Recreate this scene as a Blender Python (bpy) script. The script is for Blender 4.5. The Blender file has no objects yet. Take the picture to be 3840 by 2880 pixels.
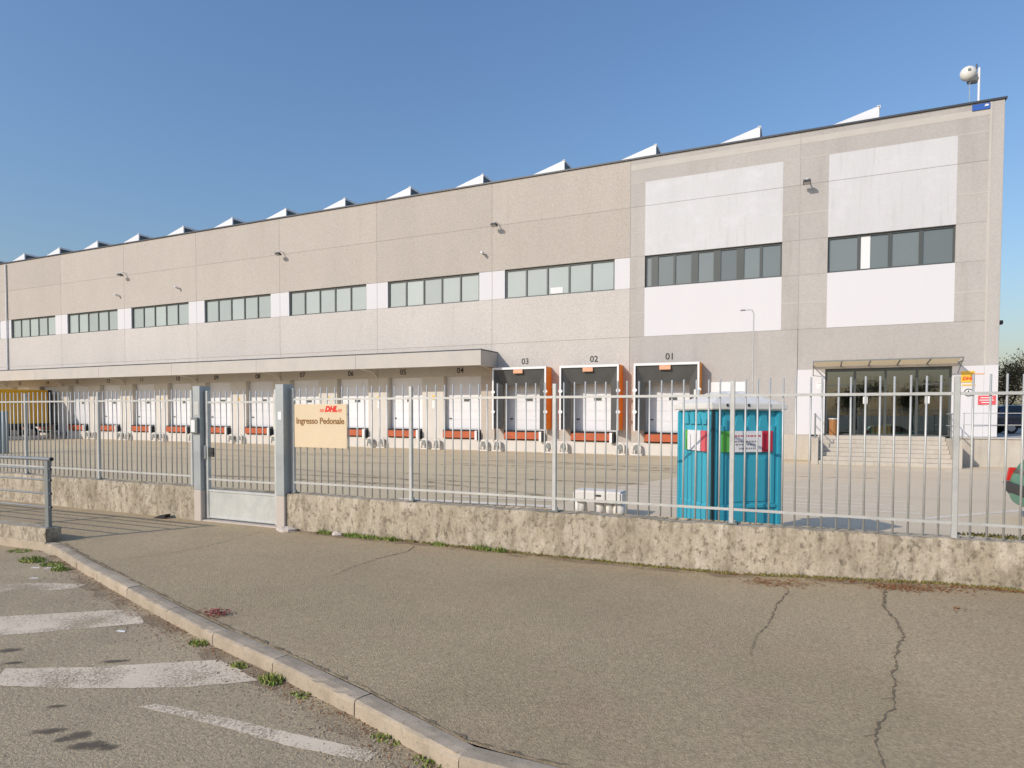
import bpy, bmesh, math, random
from mathutils import Vector, Matrix
rnd = random.Random(7)
R = math.radians
scene = bpy.context.scene
C = scene.collection

# ------------------------------------------------------------------ camera
CAM_H = 2.186
yaw, pit, rol = R(24.529), R(-1.757), R(0.1226)
fwd = Vector((-math.sin(yaw)*math.cos(pit), math.cos(yaw)*math.cos(pit), math.sin(pit)))
rgt = Vector((math.cos(yaw), math.sin(yaw), 0)); upv = rgt.cross(fwd)
r2 = rgt*math.cos(rol) + upv*math.sin(rol); u2 = -rgt*math.sin(rol) + upv*math.cos(rol)
cam = bpy.data.cameras.new('camera'); co = bpy.data.objects.new('camera', cam); C.objects.link(co)
cam.sensor_fit = 'HORIZONTAL'; cam.sensor_width = 36.0; cam.lens = 2382.4/3840*36
cam.shift_y = (1621.48-1440)/3840
cam.clip_start = 0.05; cam.clip_end = 3000
m = Matrix((r2, u2, -fwd)).transposed().to_4x4(); m.translation = Vector((0, 0, CAM_H))
co.matrix_world = m; scene.camera = co

# ------------------------------------------------------------------ sky and sun
SUN_EL, SUN_X, SUN_Y = R(29.0), -0.48, -0.877
W = bpy.data.worlds.new('World'); scene.world = W; W.use_nodes = True
nt = W.node_tree
for n in list(nt.nodes): nt.nodes.remove(n)
sky = nt.nodes.new('ShaderNodeTexSky'); sky.sky_type = 'NISHITA'; sky.sun_disc = False
sky.sun_elevation = SUN_EL; sky.sun_rotation = math.atan2(SUN_X, SUN_Y) % (2*math.pi)
sky.altitude = 0; sky.air_density = 1.8; sky.dust_density = 1.6; sky.ozone_density = 9.0
bg = nt.nodes.new('ShaderNodeBackground'); bg.inputs['Strength'].default_value = 0.15
wo = nt.nodes.new('ShaderNodeOutputWorld')
tn = nt.nodes.new('ShaderNodeMixRGB'); tn.blend_type = 'MULTIPLY'; tn.inputs[0].default_value = 1.0; tn.inputs[2].default_value = (1.19, 1.055, 1.07, 1)   # slightly hazier, more violet blue overall
nt.links.new(sky.outputs[0], tn.inputs[1]); nt.links.new(tn.outputs[0], bg.inputs['Color']); nt.links.new(bg.outputs[0], wo.inputs['Surface'])
sl = bpy.data.lights.new('sun', 'SUN'); sl.energy = 3.35; sl.angle = R(0.5); sl.color = (1.0, 0.905, 0.785)
so = bpy.data.objects.new('sun', sl); C.objects.link(so)
sd = Vector((SUN_X*math.cos(SUN_EL), SUN_Y*math.cos(SUN_EL), math.sin(SUN_EL))).normalized()
so.rotation_euler = (-sd).to_track_quat('-Z', 'Y').to_euler(); so.location = sd*100
scene.view_settings.view_transform = 'Standard'
try: scene.view_settings.look = 'None'
except Exception: pass
scene.view_settings.exposure = -0.07; scene.view_settings.gamma = 1.0
scene.view_settings.use_curve_mapping = False
scene.render.engine = 'CYCLES'
scene.cycles.transparent_max_bounces = 12

# ------------------------------------------------------------------ helpers
class MB:
    def __init__(s): s.v = []; s.f = []; s.sm = False
    def quad(s, *p):
        i = len(s.v); s.v += [tuple(q) for q in p]; s.f.append(tuple(range(i, i+len(p)))); return s
    def box(s, x0, y0, z0, x1, y1, z1):
        i = len(s.v)
        s.v += [(x0,y0,z0),(x1,y0,z0),(x1,y1,z0),(x0,y1,z0),(x0,y0,z1),(x1,y0,z1),(x1,y1,z1),(x0,y1,z1)]
        for f in ((0,3,2,1),(4,5,6,7),(0,1,5,4),(1,2,6,5),(2,3,7,6),(3,0,4,7)): s.f.append(tuple(i+k for k in f))
        return s
    def prism(s, pts, a, b, axis='y'):
        n = len(pts); i = len(s.v)
        def P(p, t): return {'y': (p[0], t, p[1]), 'x': (t, p[0], p[1]), 'z': (p[0], p[1], t)}[axis]
        s.v += [P(p, a) for p in pts] + [P(p, b) for p in pts]
        s.f.append(tuple(range(i, i+n))); s.f.append(tuple(range(i+2*n-1, i+n-1, -1)))
        for k in range(n): s.f.append((i+k, i+n+k, i+n+(k+1) % n, i+(k+1) % n))
        return s
    def tube(s, pts, r, n=8, r_end=None):
        pts = [Vector(p) for p in pts]; m_ = len(pts); i0 = len(s.v)
        for k, p in enumerate(pts):
            d = (pts[min(k+1, m_-1)] - pts[max(k-1, 0)]).normalized()
            a = d.cross(Vector((0,0,1)) if abs(d.z) < .9 else Vector((1,0,0))).normalized(); b = d.cross(a)
            rr = r if r_end is None else r + (r_end-r)*k/max(1, m_-1)
            for j in range(n):
                t = 2*math.pi*j/n; q = p + a*math.cos(t)*rr + b*math.sin(t)*rr; s.v.append(tuple(q))
        for k in range(m_-1):
            for j in range(n):
                s.f.append((i0+k*n+j, i0+k*n+(j+1) % n, i0+(k+1)*n+(j+1) % n, i0+(k+1)*n+j))
        s.f.append(tuple(i0+j for j in reversed(range(n)))); s.f.append(tuple(i0+(m_-1)*n+j for j in range(n)))
        return s
    def ball(s, c, r, nu=12, nv=8, sq=(1,1,1)):
        i0 = len(s.v)
        for a in range(nv+1):
            th = math.pi*a/nv
            for b in range(nu):
                ph = 2*math.pi*b/nu
                s.v.append((c[0]+r*sq[0]*math.sin(th)*math.cos(ph), c[1]+r*sq[1]*math.sin(th)*math.sin(ph), c[2]+r*sq[2]*math.cos(th)))
        for a in range(nv):
            for b in range(nu): s.f.append((i0+a*nu+b, i0+(a+1)*nu+b, i0+(a+1)*nu+(b+1) % nu, i0+a*nu+(b+1) % nu))
        return s
    def grid(s, nx, ny, fn):
        i0 = len(s.v)
        for a in range(nx+1):
            for b in range(ny+1): s.v.append(tuple(fn(a/nx, b/ny)))
        for a in range(nx):
            for b in range(ny):
                q = i0+a*(ny+1)+b; s.f.append((q, q+ny+1, q+ny+2, q+1))
        return s
    def mesh(s, name, mat, smooth=False, bevel=0, seg=1):
        me = bpy.data.meshes.new(name); me.from_pydata(s.v, [], s.f)
        bm = bmesh.new(); bm.from_mesh(me)
        bmesh.ops.recalc_face_normals(bm, faces=bm.faces)
        if bevel:
            es = [e for e in bm.edges if len(e.link_faces) == 2 and e.calc_face_angle(0) > .6]
            bmesh.ops.bevel(bm, geom=es, offset=bevel, segments=seg, affect='EDGES', clamp_overlap=True)
        if smooth:
            for f in bm.faces: f.smooth = True
        bm.to_mesh(me); bm.free()
        if mat: me.materials.append(mat)
        return me

def link(name, me, parent=None, loc=(0,0,0), rot=(0,0,0)):
    o = bpy.data.objects.new(name, me); C.objects.link(o); o.parent = parent
    o.location = loc; o.rotation_euler = rot; return o
def obj(name, mb, mat, parent=None, loc=(0,0,0), rot=(0,0,0), **k):
    return link(name, mb.mesh(name, mat, **k), parent, loc, rot)
def tag(o, label=None, cat=None, group=None, kind=None):
    if label: o['label'] = label
    if cat: o['category'] = cat
    if group: o['group'] = group
    if kind: o['kind'] = kind
    return o
def thing(name, label, cat, loc=(0,0,0), rz=0, group=None):
    o = bpy.data.objects.new(name, None); C.objects.link(o); o.location = loc; o.rotation_euler = (0,0,rz)
    o.empty_display_size = .3
    return tag(o, label, cat, group)
def copy_thing(src, loc, rz=0, label=None):
    kids = {}
    for o in list(bpy.data.objects):
        if o.parent: kids.setdefault(o.parent, []).append(o)
    def rec(o, par):
        c = o.copy(); C.objects.link(c); c.parent = par
        for k in kids.get(o, []): rec(k, c)
        return c
    c = rec(src, None); c.location = loc; c.rotation_euler = (0,0,rz)
    if label: c['label'] = label
    return c
def text_mesh(txt, size, mat, extrude=.004, shear=0, bold=0, align='CENTER', spacing=1.0):
    cu = bpy.data.curves.new('lettering', 'FONT'); cu.body = txt; cu.size = size; cu.extrude = extrude
    cu.shear = shear; cu.offset = bold; cu.align_x = align; cu.align_y = 'CENTER'; cu.space_character = spacing
    cu.resolution_u = 3
    o = bpy.data.objects.new('lettering', cu); C.objects.link(o)
    dg = bpy.context.evaluated_depsgraph_get(); dg.update()
    me = bpy.data.meshes.new_from_object(o.evaluated_get(dg))
    bpy.data.objects.remove(o); bpy.data.curves.remove(cu)
    me.materials.clear(); me.materials.append(mat); return me

# ------------------------------------------------------------------ materials
def mat(name, col, rough=.8, metal=0., var=.08, vs=.6, st=(1,1,1), fine=0., fs=40., bump=0., bs=80., rand=0., stains=(), ior=1.5, coat=0., island=None):
    M = bpy.data.materials.new(name); M.use_nodes = True; t = M.node_tree; N = t.nodes; L = t.links
    b = N['Principled BSDF']; b.inputs['Roughness'].default_value = rough; b.inputs['Metallic'].default_value = metal
    b.inputs['IOR'].default_value = ior; b.inputs['Coat Weight'].default_value = coat; b.inputs['Coat Roughness'].default_value = .06
    tc = N.new('ShaderNodeTexCoord')
    def noise(scale, stretch=(1,1,1), detail=4, rough_=.6, off=0):
        mp = N.new('ShaderNodeMapping'); mp.inputs['Scale'].default_value = stretch; mp.inputs['Location'].default_value = (off, off*.7, off*.3)
        L.new(tc.outputs['Object'], mp.inputs['Vector'])
        n = N.new('ShaderNodeTexNoise'); n.inputs['Scale'].default_value = scale; n.inputs['Detail'].default_value = detail; n.inputs['Roughness'].default_value = rough_
        L.new(mp.outputs[0], n.inputs['Vector']); return n.outputs['Fac']
    def mth(op, a, bb, clamp=False):
        q = N.new('ShaderNodeMath'); q.operation = op; q.use_clamp = clamp
        for i, x in enumerate((a, bb)):
            if isinstance(x, (int, float)): q.inputs[i].default_value = x
            else: L.new(x, q.inputs[i])
        return q.outputs[0]
    fac = None
    def amp(src, a):
        return mth('ADD', mth('MULTIPLY', src, 2*a), 1-a)
    if var: fac = amp(noise(vs, st), var*2)
    if fine:
        f2 = amp(noise(fs, (1,1,1), 3, .7, 3), fine*2); fac = f2 if fac is None else mth('MULTIPLY', fac, f2)
    if rand:
        oi = N.new('ShaderNodeObjectInfo'); f3 = amp(oi.outputs['Random'], rand); fac = f3 if fac is None else mth('MULTIPLY', fac, f3)
    if island:
        g = N.new('ShaderNodeNewGeometry'); cr = N.new('ShaderNodeValToRGB'); el = cr.color_ramp.elements
        el[0].color = (*col, 1); el[1].color = (*island[-1], 1)
        for i, c in enumerate(island[:-1]):
            e = el.new((i+1)/len(island)); e.color = (*c, 1)
        L.new(g.outputs['Random Per Island'], cr.inputs[0]); colsock = cr.outputs[0]
    else:
        rg = N.new('ShaderNodeRGB'); rg.outputs[0].default_value = (*col, 1); colsock = rg.outputs[0]
    for k, (sc, ss, sst, lo, hi, am) in enumerate(stains):
        mr = N.new('ShaderNodeMapRange'); mr.inputs[1].default_value = lo; mr.inputs[2].default_value = hi
        L.new(noise(ss, sst, 6, .65, 11+5*k), mr.inputs[0]); f = mth('MULTIPLY', mr.outputs[0], am)
        mx = N.new('ShaderNodeMixRGB'); L.new(f, mx.inputs[0]); L.new(colsock, mx.inputs[1]); mx.inputs[2].default_value = (*sc, 1); colsock = mx.outputs[0]
    if fac is not None:
        vm = N.new('ShaderNodeVectorMath'); vm.operation = 'SCALE'; L.new(colsock, vm.inputs[0]); L.new(fac, vm.inputs['Scale']); colsock = vm.outputs[0]
    L.new(colsock, b.inputs['Base Color'])
    if bump:
        bp = N.new('ShaderNodeBump'); bp.inputs['Strength'].default_value = bump; bp.inputs['Distance'].default_value = .02
        L.new(noise(bs, (1,1,1), 4, .7, 9), bp.inputs['Height']); L.new(bp.outputs[0], b.inputs['Normal'])
    return M
def glass_mat(name, tint, ior=1.6, rough=0.01, refl=1.0):
    M = bpy.data.materials.new(name); M.use_nodes = True; t = M.node_tree; N = t.nodes; L = t.links
    for n in list(N): N.remove(n)
    o = N.new('ShaderNodeOutputMaterial'); tr = N.new('ShaderNodeBsdfTransparent'); tr.inputs[0].default_value = (*tint, 1)
    gl = N.new('ShaderNodeBsdfGlossy'); gl.inputs['Roughness'].default_value = rough; gl.inputs[0].default_value = (.82*refl, .95*refl, refl, 1)
    fr = N.new('ShaderNodeFresnel'); fr.inputs[0].default_value = ior
    mx = N.new('ShaderNodeMixShader'); L.new(fr.outputs[0], mx.inputs[0]); L.new(tr.outputs[0], mx.inputs[1]); L.new(gl.outputs[0], mx.inputs[2]); L.new(mx.outputs[0], o.inputs[0])
    return M

M = {}
M['aggregate'] = mat('exposed aggregate concrete', (.478,.432,.378), .9, var=.05, vs=.35, st=(1,1,.5), fine=.17, fs=12, bump=.35, bs=40, rand=.045,
    stains=[((.36,.31,.25), 1.1, (1.6,1,.12), .56, .75, .22)])
M['aggregate_bounce'] = mat('cleaner bounce lit aggregate concrete', (.558,.522,.48), .9, var=.05, vs=.35, st=(1,1,.5), fine=.17, fs=12, bump=.35, bs=40, rand=.045,  # paler lower rows: less dirt, plus bounced ground light put into the colour
    stains=[((.40,.35,.29), 1.1, (1.6,1,.12), .56, .75, .22)])
M['grey_concrete'] = mat('grey washed concrete', (.455,.43,.40), .9, var=.06, vs=.5, st=(1,1,.5), fine=.10, fs=14, bump=.25, bs=50, rand=.04,
    stains=[((.29,.26,.225), .9, (1.4,1,.2), .52, .72, .3)])
M['trim_concrete'] = mat('smooth light concrete trim', (.52,.485,.435), .85, var=.06, vs=1.2, fine=.03)
M['white_paint'] = mat('white painted concrete', (.67,.66,.67), .75, var=.015, vs=.5, st=(1,1,.3), fine=.01, fs=12, bump=.05,
    stains=[((.62,.61,.60), 1.3, (2.2,1,.25), .60, .8, .25)])
M['white_weathered'] = mat('weathered white painted concrete', (.59,.59,.59), .8, var=.05, vs=.6, st=(1.2,1,.35), fine=.05, fs=10, bump=.08, rand=.02,
    stains=[((.44,.435,.425), 2.2, (2.5,1,.18), .54, .76, .45), ((.66,.66,.67), .7, (1,1,1.6), .52, .66, .5)])
M['cream_wall'] = mat('cream painted concrete', (.635,.60,.545), .85, var=.06, vs=.9, fine=.04, fs=20, bump=.1,
    stains=[((.42,.36,.28), 1.6, (2,1,.35), .56, .75, .4)])
M['joint'] = mat('grey joint sealant', (.33,.30,.265), .9, var=.05)
M['coping'] = mat('dark grey metal coping', (.06,.065,.075), .5, .3, var=.1)
M['frame'] = mat('dark grey window aluminium', (.075,.085,.082), .45, .2, var=.05)
M['pane'] = mat('grey green window glass', (.37,.42,.39), .06, 0, var=.05, vs=.5, rand=.12, ior=1.85)
M['pane_dark'] = mat('darker grey green window glass', (.15,.17,.16), .06, 0, var=.05, vs=.5, rand=.2, ior=1.85)
M['blind'] = mat('white blind', (.75,.75,.74), .8, var=.02)
M['white_metal'] = mat('white coated metal', (.78,.78,.78), .45, 0, var=.02, fine=.01)
M['door_white'] = mat('white sectional door', (.76,.76,.78), .5, 0, var=.04, vs=1.2, rand=.06, stains=[((.50,.48,.45), 1.5, (1.5,1,.4), .58, .76, .35)])
M['rubber'] = mat('black rubber', (.022,.023,.025), .8, var=.15)
M['curtain'] = mat('dark grey dock curtain fabric', (.085,.085,.082), .75, var=.12, vs=2, bump=.2, bs=15)
M['orange'] = mat('orange dock curtain', (.84,.30,.035), .7, var=.08, vs=1.5)
M['red_orange'] = mat('orange red steel lip', (.46,.105,.035), .65, var=.18, vs=3, fine=.06, stains=[((.16,.06,.03), 4, (1,1,1), .58, .75, .5)])
M['label_orange'] = mat('faded orange label', (.75,.38,.22), .6, var=.15, vs=8)
M['black'] = mat('black paint', (.03,.03,.03), .6, var=.1)
M['galv'] = mat('galvanised steel', (.53,.53,.495), .5, .35, var=.12, vs=5, fine=.06, fs=60, stains=[((.30,.32,.30), 7, (1,1,.5), .55, .8, .4)])
M['galv_plate'] = mat('galvanised steel sheet', (.56,.57,.535), .48, .3, var=.12, vs=3, fine=.05, fs=30, stains=[((.34,.37,.36), 3.5, (1,1,.7), .52, .72, .5)])
M['steel_grey'] = mat('grey painted steel', (.22,.235,.225), .55, .2, var=.1, vs=4)
M['rough_concrete'] = mat('weathered kerb wall concrete', (.455,.39,.29), .95, var=.12, vs=1.1, st=(1,1,.6), fine=.18, fs=24, bump=.5, bs=26,
    stains=[((.59,.525,.42), 1.9, (1.4,1,.9), .47, .66, .6), ((.28,.235,.16), 2.2, (2.2,1,.6), .42, .63, .65), ((.18,.148,.10), 5.5, (1.5,1,.55), .50, .64, .6), ((.11,.09,.06), 17, (1,1,.7), .53, .65, .7)])
M['step_stone'] = mat('pale grey beige step concrete', (.50,.455,.385), .85, var=.08, vs=1.2, fine=.06, fs=20, bump=.1,
    stains=[((.33,.285,.22), 1.8, (2,1,.5), .52, .72, .5)])
M['galv_post'] = mat('dull galvanised post', (.40,.425,.42), .5, .3, var=.15, vs=3, st=(1,1,.4), fine=.08, fs=30, stains=[((.27,.30,.31), 3.5, (1,1,.5), .50, .70, .5)])
M['pier_concrete'] = mat('smooth pinkish concrete', (.52,.46,.40), .9, var=.07, vs=2, fine=.04, bump=.15)
M['kerb_stone'] = mat('kerb stone', (.43,.355,.26), .9, var=.08, vs=1.5, fine=.08, fs=50, bump=.3, bs=70, rand=.07,
    stains=[((.27,.22,.15), 3, (1,1,1), .50, .68, .6), ((.18,.15,.10), 14, (1,1,1), .58, .68, .6)])
M['pavement'] = mat('pale worn asphalt pavement', (.435,.34,.205), .95, var=.11, vs=.22, fine=.34, fs=34, bump=.8, bs=60,
    stains=[((.335,.26,.15), .55, (1,1,1), .48, .70, .55), ((.44,.315,.20), 1.3, (1,1,1), .5, .7, .5), ((.68,.56,.40), 48, (1,1,1), .60, .70, .55), ((.22,.165,.10), 42, (1,1,1), .60, .70, .5)])
M['road'] = mat('grey worn road asphalt', (.46,.365,.23), .95, var=.10, vs=.4, fine=.34, fs=30, bump=.9, bs=55,
    stains=[((.33,.255,.165), 1.0, (1,1,1), .47, .68, .55), ((.70,.58,.42), 42, (1,1,1), .58, .68, .6), ((.18,.135,.09), 38, (1,1,1), .56, .68, .65)])
M['yard'] = mat('worn yard asphalt', (.58,.475,.305), .95, var=.05, vs=.25, st=(.35,1.6,1), fine=.05, fs=20, bump=.2,
    stains=[((.46,.36,.24), .35, (.3,1.5,1), .50, .68, .5), ((.33,.26,.175), .9, (.25,1.6,1), .60, .72, .5), ((.30,.24,.16), .6, (.12,2.6,1), .58, .66, .35)])
M['yard_pale'] = mat('pale grey yard concrete', (.66,.545,.385), .95, var=.04, vs=.3, st=(.4,1.5,1), fine=.04, fs=20, bump=.15,
    stains=[((.55,.44,.31), .4, (.4,1.6,1), .52, .7, .5)])
M['far_ground'] = mat('far ground', (.25,.24,.17), .95, var=.2, vs=.05)
M['crack'] = mat('dark crack', (.20,.155,.095), 1., var=.2, vs=8)
M['oil'] = mat('oil stain', (.105,.095,.08), .8, var=.15, vs=8)
def soften(Mx, inner):
    t = Mx.node_tree; N = t.nodes; L = t.links; tc = N.new('ShaderNodeTexCoord'); ln = N.new('ShaderNodeVectorMath'); ln.operation = 'LENGTH'; L.new(tc.outputs['Object'], ln.inputs[0])
    gm = N.new('ShaderNodeNewGeometry'); n1 = N.new('ShaderNodeTexNoise'); n1.inputs['Scale'].default_value = 14; n1.inputs['Detail'].default_value = 4; L.new(gm.outputs['Position'], n1.inputs['Vector'])
    ad = N.new('ShaderNodeMath'); ad.operation = 'MULTIPLY_ADD'; ad.inputs[1].default_value = 1.1; L.new(n1.outputs['Fac'], ad.inputs[0]); L.new(ln.outputs['Value'], ad.inputs[2])
    mr = N.new('ShaderNodeMapRange'); mr.inputs[1].default_value = 1.45; mr.inputs[2].default_value = inner; L.new(ad.outputs[0], mr.inputs[0])
    m2 = N.new('ShaderNodeMath'); m2.operation = 'MULTIPLY'; m2.inputs[1].default_value = .75; L.new(mr.outputs[0], m2.inputs[0]); L.new(m2.outputs[0], N['Principled BSDF'].inputs['Alpha'])
M['oil'] = mat('oil stain on asphalt', (.13,.105,.075), .85, var=.15, vs=8); soften(M['oil'], .9)
def paint_mat(name, col, wear):
    Mx = mat(name, col, .85, var=.08, vs=2, fine=.06, fs=40); t = Mx.node_tree; N = t.nodes; L = t.links
    b = N['Principled BSDF']; tc = N.new('ShaderNodeTexCoord')
    n1 = N.new('ShaderNodeTexNoise'); n1.inputs['Scale'].default_value = 60; n1.inputs['Detail'].default_value = 5; n1.inputs['Roughness'].default_value = .75
    n2 = N.new('ShaderNodeTexNoise'); n2.inputs['Scale'].default_value = 2.2; n2.inputs['Detail'].default_value = 3
    for n in (n1, n2): L.new(tc.outputs['Object'], n.inputs['Vector'])
    ad = N.new('ShaderNodeMath'); ad.operation = 'MULTIPLY_ADD'; ad.inputs[1].default_value = .55; L.new(n2.outputs['Fac'], ad.inputs[0]); L.new(n1.outputs['Fac'], ad.inputs[2])
    mr = N.new('ShaderNodeMapRange'); mr.inputs[1].default_value = wear-.07; mr.inputs[2].default_value = wear+.07; L.new(ad.outputs[0], mr.inputs[0])
    L.new(mr.outputs[0], b.inputs['Alpha']); return Mx
M['road_paint'] = paint_mat('worn white road paint', (.72,.60,.44), .715)
M['road_paint_worn'] = paint_mat('very worn white road paint', (.68,.57,.42), .79)
M['yard_paint'] = paint_mat('white yard paint', (.78,.70,.58), .62)
M['grass'] = mat('green grass', (.08,.14,.025), .7, var=0, island=[(.20,.30,.05),(.27,.30,.07),(.42,.36,.13)])
M['moss'] = mat('dry moss and grass', (.16,.13,.03), .9, var=0, island=[(.22,.19,.05),(.12,.12,.03),(.27,.21,.09)])
M['dry_leaf'] = mat('dry leaf', (.23,.085,.03), .8, var=0, island=[(.33,.13,.045),(.18,.10,.045),(.38,.21,.09)])
M['red_leaf'] = mat('red leaf', (.26,.045,.045), .8, var=0, island=[(.34,.07,.06),(.2,.05,.04)])
M['teal'] = mat('teal plastic', (.045,.38,.49), .5, 0, var=.05, vs=1.5, fine=.02, stains=[((.06,.30,.41), 2, (1,1,.5), .55, .75, .3)])
M['teal_dark'] = mat('dark gap in teal plastic', (.012,.03,.035), .6, var=.1)
M['white_plastic'] = mat('white translucent plastic roof', (.72,.70,.64), .5, var=.03, vs=4)
M['flag_green'] = mat('green print', (.10,.42,.06), .6, var=.05); M['flag_red'] = mat('red print', (.56,.02,.05), .6, var=.05)
M['flag_pink'] = mat('faded red print', (.70,.11,.13), .6, var=.05); M['flag_white'] = mat('white print', (.80,.78,.78), .6, var=.03)
M['print_grey'] = mat('grey small print', (.30,.28,.28), .7, var=.1); M['print_red'] = mat('red small print', (.55,.16,.16), .7, var=.1)
M['sign_cream'] = mat('pale yellow sign board', (.70,.565,.37), .55, var=.04, vs=2, stains=[((.72,.55,.30), 2, (1,1,.5), .55, .8, .35)])
M['sign_red'] = mat('red lettering', (.72,.035,.02), .6, var=.04); M['sign_brown'] = mat('brown lettering', (.25,.115,.02), .6, var=.08)
M['sign_yellow'] = mat('orange yellow sign', (.85,.50,.05), .5, var=.04); M['sign_pink'] = mat('red notice board', (.72,.09,.11), .55, var=.05)
M['blue'] = mat('blue enamel sign', (.025,.11,.42), .45, var=.08)
M['yellow'] = mat('yellow lorry body', (.78,.43,.015), .45, 0, var=.05, vs=1.2, coat=.2)
M['chassis'] = mat('dark lorry chassis', (.028,.03,.034), .7, var=.15)
M['tyre'] = mat('tyre rubber', (.02,.02,.02), .85, var=.1); M['rim'] = mat('grey wheel rim', (.35,.35,.35), .4, .6, var=.1)
M['car_green'] = mat('dark green car paint', (.05,.25,.15), .42, 0, var=.03, coat=.25); M['car_blue'] = mat('navy car paint', (.012,.02,.05), .3, .2, var=.03, coat=.8)
M['car_glass'] = mat('dark car glass', (.015,.02,.022), .05, var=0, ior=1.6); M['lamp_red'] = mat('red tail light', (.55,.02,.015), .2, var=.05)
M['bumper'] = mat('dark grey bumper plastic', (.04,.042,.045), .6, var=.1)
M['awning'] = None
M['bark'] = mat('grey brown bark', (.12,.095,.07), .9, var=.15, vs=6, bump=.5, bs=20)
M['leaf_green'] = mat('green tree leaves', (.035,.065,.012), .65, var=0, island=[(.06,.09,.02),(.085,.11,.03),(.05,.07,.02)])
M['leaf_autumn'] = mat('autumn leaves', (.10,.07,.012), .7, var=0, island=[(.17,.11,.02),(.09,.065,.02),(.06,.06,.02),(.22,.13,.03)])
M['glass_clear'] = glass_mat('tinted door glass', (.50,.54,.49), 2.7)
def sheet_mat(name, col):
    Mx = bpy.data.materials.new(name); Mx.use_nodes = True; t = Mx.node_tree; N = t.nodes; L = t.links
    for n in list(N): N.remove(n)
    o = N.new('ShaderNodeOutputMaterial'); tl = N.new('ShaderNodeBsdfTranslucent'); tl.inputs[0].default_value = (*col, 1); tr = N.new('ShaderNodeBsdfTransparent'); tr.inputs[0].default_value = (*[c**.5 for c in col], 1)
    df = N.new('ShaderNodeBsdfDiffuse'); df.inputs[0].default_value = (*col, 1); a = N.new('ShaderNodeMixShader'); b = N.new('ShaderNodeMixShader'); a.inputs[0].default_value = .35; b.inputs[0].default_value = .3
    L.new(tl.outputs[0], a.inputs[1]); L.new(df.outputs[0], a.inputs[2]); L.new(a.outputs[0], b.inputs[1]); L.new(tr.outputs[0], b.inputs[2]); L.new(b.outputs[0], o.inputs[0]); return Mx
M['awning'] = sheet_mat('yellowed translucent awning sheet', (.72,.58,.36))
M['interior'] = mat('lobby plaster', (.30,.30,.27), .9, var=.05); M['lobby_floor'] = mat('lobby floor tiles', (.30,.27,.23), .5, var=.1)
M['cardboard'] = mat('cardboard', (.55,.38,.19), .85, var=.06); M['wood'] = mat('orange brown wood', (.33,.14,.04), .6, var=.12, vs=3, st=(4,1,1))
M['skylight_white'] = mat('white roof light cladding', (.76,.77,.78), .5, 0, var=.03, vs=1.5)
M['lamp_blue'] = mat('blue grey painted steel', (.20,.27,.31), .5, .1, var=.08)
M['paper'] = mat('white paper notice', (.78,.78,.76), .8, var=.03)
M['blob_white'] = mat('white painted concrete block', (.70,.66,.60), .8, var=.05, vs=3, fine=.03, stains=[((.50,.48,.45), 4, (1,1,.6), .56, .75, .35)])

# ------------------------------------------------------------------ ground, road, pavement
def sstep(a, b, x):
    t = max(0., min(1., (x-a)/(b-a))); return t*t*(3-2*t)
def walk_z(x, y):
    return .155*sstep(-1.6, 2.2, x)*sstep(4.6, 8.6, y)
tag(obj('ground', MB().quad((-900,-900,-.30),(900,-900,-.30),(900,1500,-.30),(-900,1500,-.30)), M['far_ground']), kind='structure')
KF = [(-40,6.02),(-20,6.14),(-11.45,6.36),(-11.15,6.29),(-9.70,5.80),(-8.76,5.50),(-7.61,5.14),(-6.38,4.76),(-5.29,4.44),(-4.23,4.17),(-3.07,3.84),(-1.96,3.475),(-.80,3.47),(.4,3.45),(1.6,3.43),(2.8,3.41),(4,3.39),(40,2.6)]
def kf(x):
    for (a, b), (c, d) in zip(KF, KF[1:]):
        if a <= x <= c: return b + (d-b)*(x-a)/(c-a)
    return KF[0][1] if x < KF[0][0] else KF[-1][1]
road = MB().grid(60, 1, lambda u, v: (-60+120*u, -30 + v*(kf(-60+120*u)+.05+30), -.13))
road_o = tag(obj('road', road, M['road']), kind='structure')
def wy0(x): return kf(x)+.165
def walkfn(u, v):
    x = -40+80*u; y = wy0(x) + v*(9.06-wy0(x)); return (x, y, walk_z(x, y) + .004*math.sin(x*1.7+y*.9)*math.sin(y*1.3))
pav = tag(obj('pavement', MB().grid(320, 24, walkfn), M['pavement'], smooth=True), kind='structure')
tag(obj('yard', MB().quad((-140,9.2,-.004),(40,9.2,-.004),(40,33.2,-.004),(-140,33.2,-.004)), M['yard']), kind='structure')
pale = MB()
pale.f.append(tuple(range(7))); pale.v += [(-5.7,9.25,.002),(40,9.25,.002),(40,31.5,.002),(-1.2,31.5,.002),(-3.2,26,.002),(-3.96,21.66,.002),(-4.95,18.2,.002)]
tag(obj('yard_slab', pale, M['yard_pale']), kind='structure')

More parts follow.
